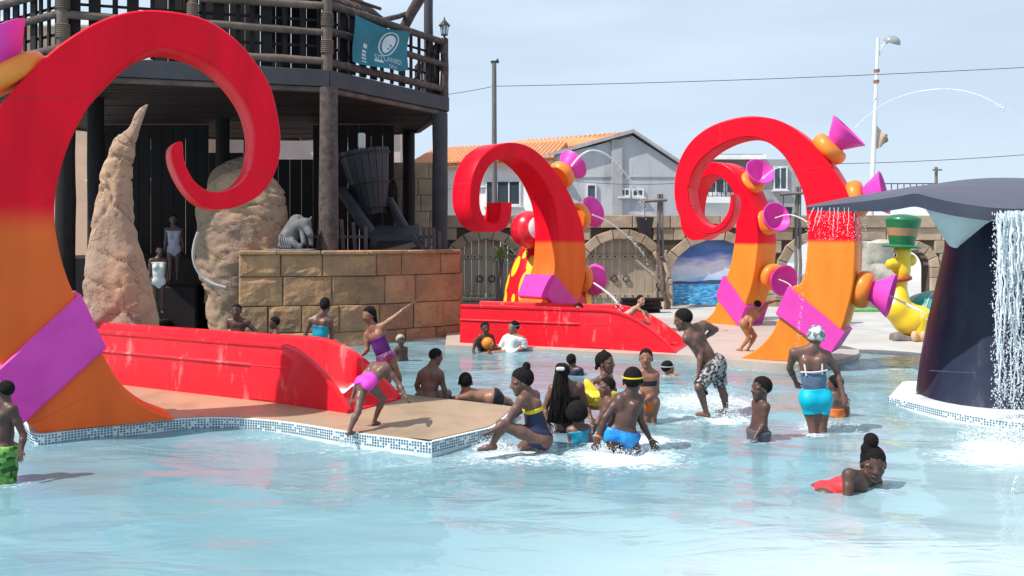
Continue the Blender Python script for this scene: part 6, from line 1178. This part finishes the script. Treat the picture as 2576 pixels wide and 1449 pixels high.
# long braids of the girl: separate hanging strands under her hair
def braids():
    r_ = next(o for o in bpy.data.objects if o.get('label', '').startswith('girl with waist-long')); Zb = ZZ['B']
    for k in range(22):
        q = k / 21 - .5; P = []
        for j in range(9):
            t = j / 8; x = 805 + q * (95 + 130 * t) - 28 * t + 8 * mnoise.noise(Vector((k, t * 2, 0))); y = 350 + 545 * t - 40 * abs(q) * t
            P.append(U(Zb[0] + x * Zb[2], Zb[1] + y * Zb[2], 10.95 - .13 - .05 * math.sin(t * 3) + .10 * abs(q) * (1 - t) + .02 * mnoise.noise(Vector((k * 2.1, t * 3, 4)))))
        b = MB(); b.tube(crom(P, 3), [.019 - .006 * i / 24 for i in range(25)], 6, jit=.12); b.build('braid', FB['hair'], r_, 60)
    b = MB(); c_ = U(Zb[0] + 795 * Zb[2], Zb[1] + 352 * Zb[2], 10.79); b.cbox(c_, (.10, .05, .045), ch=.012); b.build('hair_clip', FB['white'], r_, 40)
braids()
# ------------------------------------------------------------------ ball, float
c_ = U(838.5 + 1290 * .3009, 704.4 + 528 * .3009, 18.62); b = MB(); ellipsoid(b, c_, (.125, .125, .125), 24, 14); o = b.build('ball', M['orange'], None, 60); tag(o, 'orange ball held by the boy in the shade', 'ball')
M['float_yellow'] = mat('yellow vinyl', (0.82, 0.60, 0.02), (0.78, 0.52, 0.02), .3, 3, .05, 20, .5, coat=.3)
Zb = ZZ['B']; fu = lambda x, y, d=0: U(Zb[0] + x * Zb[2], Zb[1] + y * Zb[2], 11.25 + d)
fc = fu(1150, 670); root = empty('swim_float', (fc.x, fc.y, 0), 'yellow and orange inflatable float with a raised fin among the children', 'float')
b = MB(); b.tube(crom([fu(1030, 650, .1), fu(1040, 620, 0), fu(1100, 640, -.12), fu(1190, 645, -.12), fu(1270, 625, 0), fu(1330, 610, .12)], 5), [.05 + .045 * math.sin(math.pi * i / 25) for i in range(26)], 12); b.build('tube', M['float_yellow'], root, 60)
b = MB(); b.tube(crom([fu(1040, 690, .05), fu(1100, 705, -.08), fu(1190, 705, -.08), fu(1260, 690, 0)], 6), [.035 + .03 * math.sin(math.pi * i / 18) for i in range(19)], 10); b.build('lower_tube', FB['orange'], root, 60)
b = MB(); b.tube(crom([fu(1150, 640, .05), fu(1110, 570, .05), fu(1065, 500, .05), fu(1040, 452, .06)], 5), [.075, .075, .074, .073, .07, .068, .066, .062, .058, .054, .05, .045, .038, .03, .022, .008], 10); b.build('fin', M['float_yellow'], root, 60)
b = MB(); b.add([fu(1120, 620, -.205), fu(1205, 628, -.205), fu(1205, 655, -.215), fu(1125, 650, -.215)], [(0, 1, 2, 3)])
for k in range(3): b = MB(); b.tube([fu(1118 + 30 * k, 636, -.222), fu(1128 + 30 * k, 650, -.225), fu(1140 + 30 * k, 634, -.222)], .006, 4); b.build('print_mark', FB['black'], root)
# ------------------------------------------------------------------ tortoise statue with a hat
Yt = 20.6; tu = lambda x, y, d=0: U(2180.2 + x * .2778, 503.1 + y * .2778, Yt + d)    # photo crop of the statue
def figure(prs, name, m, parent, h=.02, off=None):
    pts = [p for pr, k in prs for p in ((pr[1], pr[2]) if pr[0] == 'c' else (pr[1],))]; rm = max(max(pr[3], pr[4]) if pr[0] == 'c' else max(pr[3]) for pr, k in prs) + .08
    F_ = Field([min(p[i] for p in pts) - rm for i in range(3)], [max(p[i] for p in pts) + rm for i in range(3)], h); S = F_.new()
    for pr, k in prs: F_.add(S, pr, k)
    return link(name, F_.mesh(S, name, parent_loc(parent)), m, parent)
M['dyellow'] = mat('glossy yellow paint', (0.80, 0.56, 0.015), (0.74, 0.48, 0.015), .35, 2, .03, 20, .5, coat=.3)
q = tu(420, 1240); root = empty('tortoise_statue', (q.x, Yt, 0), 'yellow long-necked tortoise statue in a green hat behind the whale tail', 'statue')
IDX = (Vector((1, 0, 0)), Vector((0, 1, 0)), Vector((0, 0, 1)))
figure([(cap(tu(322, 470), tu(328, 640), .195, .165), .08), (cap(tu(322, 640), tu(300, 860), .135, .15), .08), (cap(tu(295, 880), tu(270, 970), .18, .25), .12), (cap(tu(285, 990), tu(360, 1080), .31, .32), .15), (cap(tu(420, 1090), tu(760, 1100, .3), .36, .42), .15)], 'body', M['dyellow'], root)
figure([(cap(tu(395, 545), tu(215, 580, -.05), .14, .11), .06), (cap(tu(300, 535), tu(210, 600), .12, .08), .06), (cap(tu(330, 610), tu(250, 640), .06, .05), .05)], 'beak', M['dyellow'], root, .016)
for x, d in ((262, -.16), (250, .0)): b = MB(); ellipsoid(b, tu(x, 497, d), (.05, .03, .065), 14, 10); e_ = b.build('eye', M['white_plastic'], root, 60); b = MB(); ellipsoid(b, tu(x - 4, 500, d - .03), (.025, .02, .04), 10, 8); b.build('pupil', M['pupil'], e_, 60)
b = MB(); b.tube([tu(310, 712) + Vector((.185 * math.cos(a), .185 * math.sin(a), .02 * math.cos(a))) for a in [6.2832 * j / 24 for j in range(25)]], .06, 8); col = b.build('bow_collar', mat('brick red paint', (0.40, 0.06, 0.03), None, .5, 3), root, 60)
b = MB(); ellipsoid(b, tu(245, 705, -.1), (.10, .07, .08), 12, 8); b.build('bow_knot', mat('brick red bow paint', (0.42, 0.07, 0.04), None, .5, 3), col, 60)
M['hat_green'] = mat('dark green paint', (0.015, 0.17, 0.06), (0.012, 0.13, 0.05), .4, 2, coat=.2); M['hat_tan'] = mat('tan paint', (0.40, 0.23, 0.12), None, .5, 2)
ht = tu(318, 420); hb = Vector((ht.x, Yt, ht.z)); axh = Vector((.05, -.02, 1)).normalized()
b = MB(); b.lathe([(.001, -.06), (.42, -.03), (.43, .0), (.40, .03), (.26, .05), (.001, .05)], 28, hb, axh); b.build('hat_brim', M['hat_green'], root, 50)
for z0, z1, r0, r1, m_ in ((.05, .24, .27, .31, 'hat_green'), (.24, .42, .315, .355, 'hat_tan'), (.42, .60, .355, .39, 'hat_green')): b = MB(); b.lathe([(.001, z0), (r0, z0), (r1, z1), (.001, z1)], 28, hb, axh); b.build('hat_band', M[m_], root, 50)
b = MB(); b.lathe([(.39, .60), (.385, .65), (.28, .71), (.1, .74), (.001, .745)], 28, hb, axh); b.build('hat_crown', M['hat_green'], root, 60)
M['shell'] = mat('teal painted shell', (0.02, 0.22, 0.22), (0.03, 0.28, 0.27), .4, 2, coat=.2)
sc_ = tu(640, 1010, .35); b = MB(); lp = []
ellipsoid(b, sc_, (.85, .62, .48), 30, 16); sh_ = b.build('shell', M['shell'], root, 60)
for k in range(5): a = math.pi * (k + .5) / 5; b = MB(); b.tube([sc_ + Vector((.86 * math.cos(a) * math.sin(q), -.625 * math.sin(q) * abs(math.sin(a)) if True else 0, .485 * math.cos(q))) for q in [.1 + 1.5 * j / 10 for j in range(11)]], .018, 5); b.build('shell_seam', mat('pale seam paint', (.45, .5, .42), None, .5, 3) if k == 0 else bpy.data.materials['pale seam paint'], sh_, 60)
for pr_ in (cap(tu(470, 1080, -.12), tu(480, 1245, -.15), .26, .22), cap(tu(360, 1110, .2), tu(350, 1225, .2), .2, .17), cap(tu(650, 1100, -.1), tu(660, 1245, -.12), .24, .2)): figure([(pr_, .1)], 'leg', M['dyellow'], root)
for x in (435, 515, 590): b = MB(); ellipsoid(b, tu(x, 1232, -.36), (.085, .06, .12), 12, 10); b.build('toenail', mat('peach paint', (.70, .42, .30), None, .5, 3) if x == 435 else bpy.data.materials['peach paint'], root, 60)
b = MB(); lp = []
lo_ = crom([tu(x, y, -.15) for x, y in ((225, 1255), (330, 1262), (450, 1285), (600, 1300), (760, 1300))], 4); b.tube(lo_, [.13 + .02 * math.sin(i) for i in range(len(lo_))], 10, jit=.08); o = b.build('drift_log', M['pole_wood'], None, 40); tag(o, 'grey log lying in front of the tortoise statue', 'log')
# ------------------------------------------------------------------ grey crouching animal statue on the tower wall
bu = lambda x, y, d=0: U(670.8 + x * .4167, 301.9 + y * .4167, 20.15 + d)
M['cast'] = mat('grey cast stone', (0.17, 0.165, 0.17), (0.10, 0.10, 0.105), .7, 5, .5, 24, .3)
root = empty('animal_statue', (bu(180, 780).x, 20.15, ZT + .08), 'grey cast statue of a crouching horned animal on the stone wall', 'statue')
figure([(cap(bu(185, 620, .1), bu(130, 720, .05), .19, .22), .08), (cap(bu(200, 630), bu(235, 625, -.15), .15, .13), .06), (cap(bu(235, 640, -.15), bu(262, 690, -.3), .105, .075), .05), (cap(bu(195, 590, -.1), bu(188, 577, -.1), .035, .02), .02), (cap(bu(262, 600, -.12), bu(272, 582, -.12), .03, .012), .02), (cap(bu(215, 660, -.1), bu(225, 740, -.2), .07, .06), .05), (cap(bu(262, 700, -.2), bu(270, 750, -.2), .05, .045), .04), (cap(bu(120, 700, -.05), bu(85, 760, -.15), .10, .07), .06), (cap(bu(150, 740, -.15), bu(200, 770, -.2), .1, .07), .06)], 'body', M['cast'], root, .014)
b = MB(); b.cbox(bu(160, 785, 0), (1.05, .75, .06), ch=.02); b.build('plinth', M['cast'], root, 30)
for k in range(5): b = MB(); b.tube(crom([bu(88 + k * 9, 690 + k * 6, -.16), bu(80 + k * 12, 730, -.22), bu(90 + k * 14, 772, -.25)], 4), .022, 6); b.build('drapery_fold', M['cast'], root, 60)
# ------------------------------------------------------------------ water: jets, falls, splashes
def water_bead_mat(name, tr=.45):
    m = bpy.data.materials.new(name); N, L = nodes(m); b = N['Principled BSDF']; b.inputs['Base Color'].default_value = (0.80, 0.85, 0.88, 1); b.inputs['Roughness'].default_value = .15; b.inputs['Specular IOR Level'].default_value = .6
    tr_ = N.new('ShaderNodeBsdfTransparent'); mx = N.new('ShaderNodeMixShader'); mx.inputs[0].default_value = tr; L.new(b.outputs[0], mx.inputs[1]); L.new(tr_.outputs[0], mx.inputs[2]); L.new(mx.outputs[0], N['Material Output'].inputs[0]); return m
M['bead'] = water_bead_mat('white water', .42); M['sheet'] = water_bead_mat('thin water', .6)
OCT = np.array([(1, 0, 0), (-1, 0, 0), (0, 1, 0), (0, -1, 0), (0, 0, 1), (0, 0, -1)], float); OF = np.array([(0, 2, 4), (2, 1, 4), (1, 3, 4), (3, 0, 4), (2, 0, 5), (1, 2, 5), (3, 1, 5), (0, 3, 5)])
def drops(name, P, rad, label=None, cat=None, parent=None, stretch=1.0, m=None, kind='stuff'):
    P = np.asarray(P, float); n = len(P); s = np.ones((n, 3)) * np.asarray(rad)[:, None]; s[:, 2] *= stretch; jit = nrg.uniform(.6, 1.4, (n, 6, 1))
    V = (P[:, None, :] + OCT[None] * s[:, None, :] * jit).reshape(-1, 3); F_ = (OF[None] + (np.arange(n) * 6)[:, None, None]).reshape(-1, 3)
    if parent is not None: V = V - np.array(parent_loc(parent))
    o = link(name, npmesh(name, V, F_), m or M['bead'], parent)
    if label or kind: tag(o, label, cat, None, kind)
    return o
def jet(pts, Y, label, r0=.012, dY=0, nd=60, spread=.05):
    P = crom([U(x, y, Y + dY * i / (len(pts) - 1)) for i, (x, y) in enumerate(pts)], 8); root = empty('water_jet', P[0], label, 'water jet')
    b = MB(); k = int(len(P) * .8); b.tube(P[:k], [r0 * (1 + .3 * mnoise.noise(Vector((i * .7, 0, 0)))) for i in range(k)], 6); b.build('stream', M['bead'], root, 60)
    Q = []; rr_ = []
    for i in range(nd): t = nrg.uniform(.35, 1) ** .7; p = P[min(int(t * (len(P) - 1)), len(P) - 1)]; s = spread * t * t; Q.append((p.x + nrg.normal(0, s), p.y + nrg.normal(0, s), p.z + nrg.normal(0, s))); rr_.append(nrg.uniform(.006, .018))
    drops('droplets', Q, rr_, parent=root)
jet([(1437, 418), (1462, 390), (1492, 378), (1530, 392), (1565, 428), (1597, 470), (1615, 510), (1622, 545)], 20.0, 'arching jet from the top nozzle of the dark red tentacle', .022, 1.5, 120)
jet([(1490, 540), (1530, 558), (1575, 592), (1615, 635), (1645, 690)], 20.0, 'jet from the middle nozzle of the dark red tentacle', .016, 1.0)
jet([(1494, 712), (1520, 730), (1545, 752), (1562, 778)], 19.6, 'low jet from the bottom nozzle of the dark red tentacle', .022, -.5)
jet([(2150, 322), (2210, 270), (2280, 238), (2350, 225), (2420, 228), (2490, 252), (2560, 300), (2620, 350)], 15.9, 'high thin jet arching right from the tallest tentacle', .008, -2, 60, .04)
jet([(1918, 450), (1950, 425), (1990, 420)], 21.6, 'short jet in the upper nozzle of the shorter right tentacle', .014, -.6, 10)
jet([(1950, 548), (1985, 540), (2020, 552), (2050, 575)], 21.6, 'short jet from the middle nozzle of the shorter right tentacle', .014, -1.0, 16)
jet([(1960, 703), (1985, 715), (2000, 740), (2008, 800), (2008, 870)], 21.4, 'jet falling from the lowest nozzle of the shorter right tentacle', .014, -3.5, 30)
jet([(2225, 738), (2260, 755), (2300, 775), (2345, 800)], 16.2, 'jet shooting right from the lowest nozzle of the tallest tentacle', .022, -.6, 60)
# curtain of water off the whale fluke
root = empty('waterfall', U(2560, 1040, 11.3), 'broken curtain of white water falling off the dark whale tail', 'waterfall')
for k in range(70):
    px = 2508 + 150 * (k / 70) + rng.uniform(-3, 3); y0 = 528 + rng.uniform(0, 12); y1 = rng.uniform(640, 1040); Yk = 11.42 + rng.uniform(-.05, .05); P = []
    n_ = int((y1 - y0) / 16) + 2
    for j in range(n_): t = j / (n_ - 1); P.append(U(px + 5 * mnoise.noise(Vector((k * 1.7, t * 6, 0))) + 3 * rng.uniform(-1, 1), y0 + (y1 - y0) * t, Yk - .12 * t + .02 * rng.uniform(-1, 1)))
    b = MB(); b.tube(P, [.006 + .014 * max(0, mnoise.noise(Vector((k * 3.1, j * .8, 2))) + .45) * (1 - .5 * j / n_) for j in range(n_)], 5); b.build('strand', M['bead'], root, 60)
Q = []; rr_ = []
for k in range(4200): t = nrg.uniform(0, 1); p = U(2505 + nrg.uniform(-6, 150) + nrg.normal(0, 5), 530 + 520 * t, 11.4 - .15 * t + nrg.normal(0, .05)); Q.append(p[:]); rr_.append(nrg.uniform(.003, .012))
drops('droplets', Q, rr_, parent=root, stretch=1.6)
# dripping edge of the left lobe
root = empty('dripping_water', U(2080, 525, 11.9), 'thin sheet of drops falling from the left tip of the whale tail', 'dripping water')
for k in range(9):
    px = 2046 + k * 13 + rng.uniform(-3, 3); y1 = 545 + rng.uniform(5, 60); P = [U(px - 14 * (j / 6) * (1 if k < 3 else .2) + rng.uniform(-1.5, 1.5), 522 + (y1 - 522) * j / 6, 11.9) for j in range(7)]
    b = MB(); b.tube(P, [.0045 * (1 - .1 * j) + .003 * rng.random() for j in range(7)], 5); b.build('strand', M['sheet'], root, 60)
Q = [U(2050 + nrg.uniform(0, 130), 530 + nrg.uniform(0, 75), 11.9 + nrg.normal(0, .05))[:] for k in range(300)]; drops('droplets', Q, nrg.uniform(.003, .007, 300), parent=root)
Q = [U(2035 - 35 * t + nrg.normal(0, 3), 540 + 400 * t, 11.9 - .3 * t)[:] for t in nrg.uniform(0, 1, 160)]; drops('stray_drops', Q, nrg.uniform(.003, .008, 160), parent=root)
# spray around the moving bathers
def spray(px, py, n, rx, rz, label, r=(.003, .012), ry=.3, sk=0):
    c = G(px, py, .0); a = nrg.uniform(0, 6.283, n); rad = nrg.uniform(0, 1, n) ** .6; z = np.abs(nrg.normal(0, rz, n)) * (1.1 - rad * .8); P = np.stack([c.x + rx * rad * np.cos(a) + sk * z, c.y + ry * rad * np.sin(a), z + .004], 1)
    drops('splash', P, nrg.uniform(r[0], r[1], n) * (1.2 - .6 * rad), label, 'splash')
spray(1560, 1140, 1500, .42, .10, 'spray kicked up round the boy in blue shorts'); spray(1775, 1025, 2600, .5, .20, 'white spray trailing behind the legs of the wading man', (.003, .011), .5, .3); spray(1838, 1055, 700, .22, .10, 'bright splash at the trailing foot of the wading man')
spray(2090, 1075, 700, .4, .04, 'ripples of spray round the woman in cyan shorts'); spray(1250, 1125, 600, .3, .05, 'splash at the foot of the girl with the top bun'); spray(2545, 1110, 2200, .6, .14, 'churned spray where the waterfall lands', (.004, .014), .5); spray(878, 1108, 250, .14, .03, 'small splash at the foot of the girl in pink')
spray(1700, 1010, 900, .7, .05, 'fine drops scattered on the water left of the wading man', (.003, .007), .9)
Q = [U(2530 + 26 * (1 - t) + nrg.normal(0, 3), 1195 + 150 * t, 8.4)[:] for t in nrg.uniform(0, 1, 90)]; drops('falling_drops', Q, nrg.uniform(.004, .012, 90), 'string of falling drops near the right edge of the picture', 'splash', stretch=2)
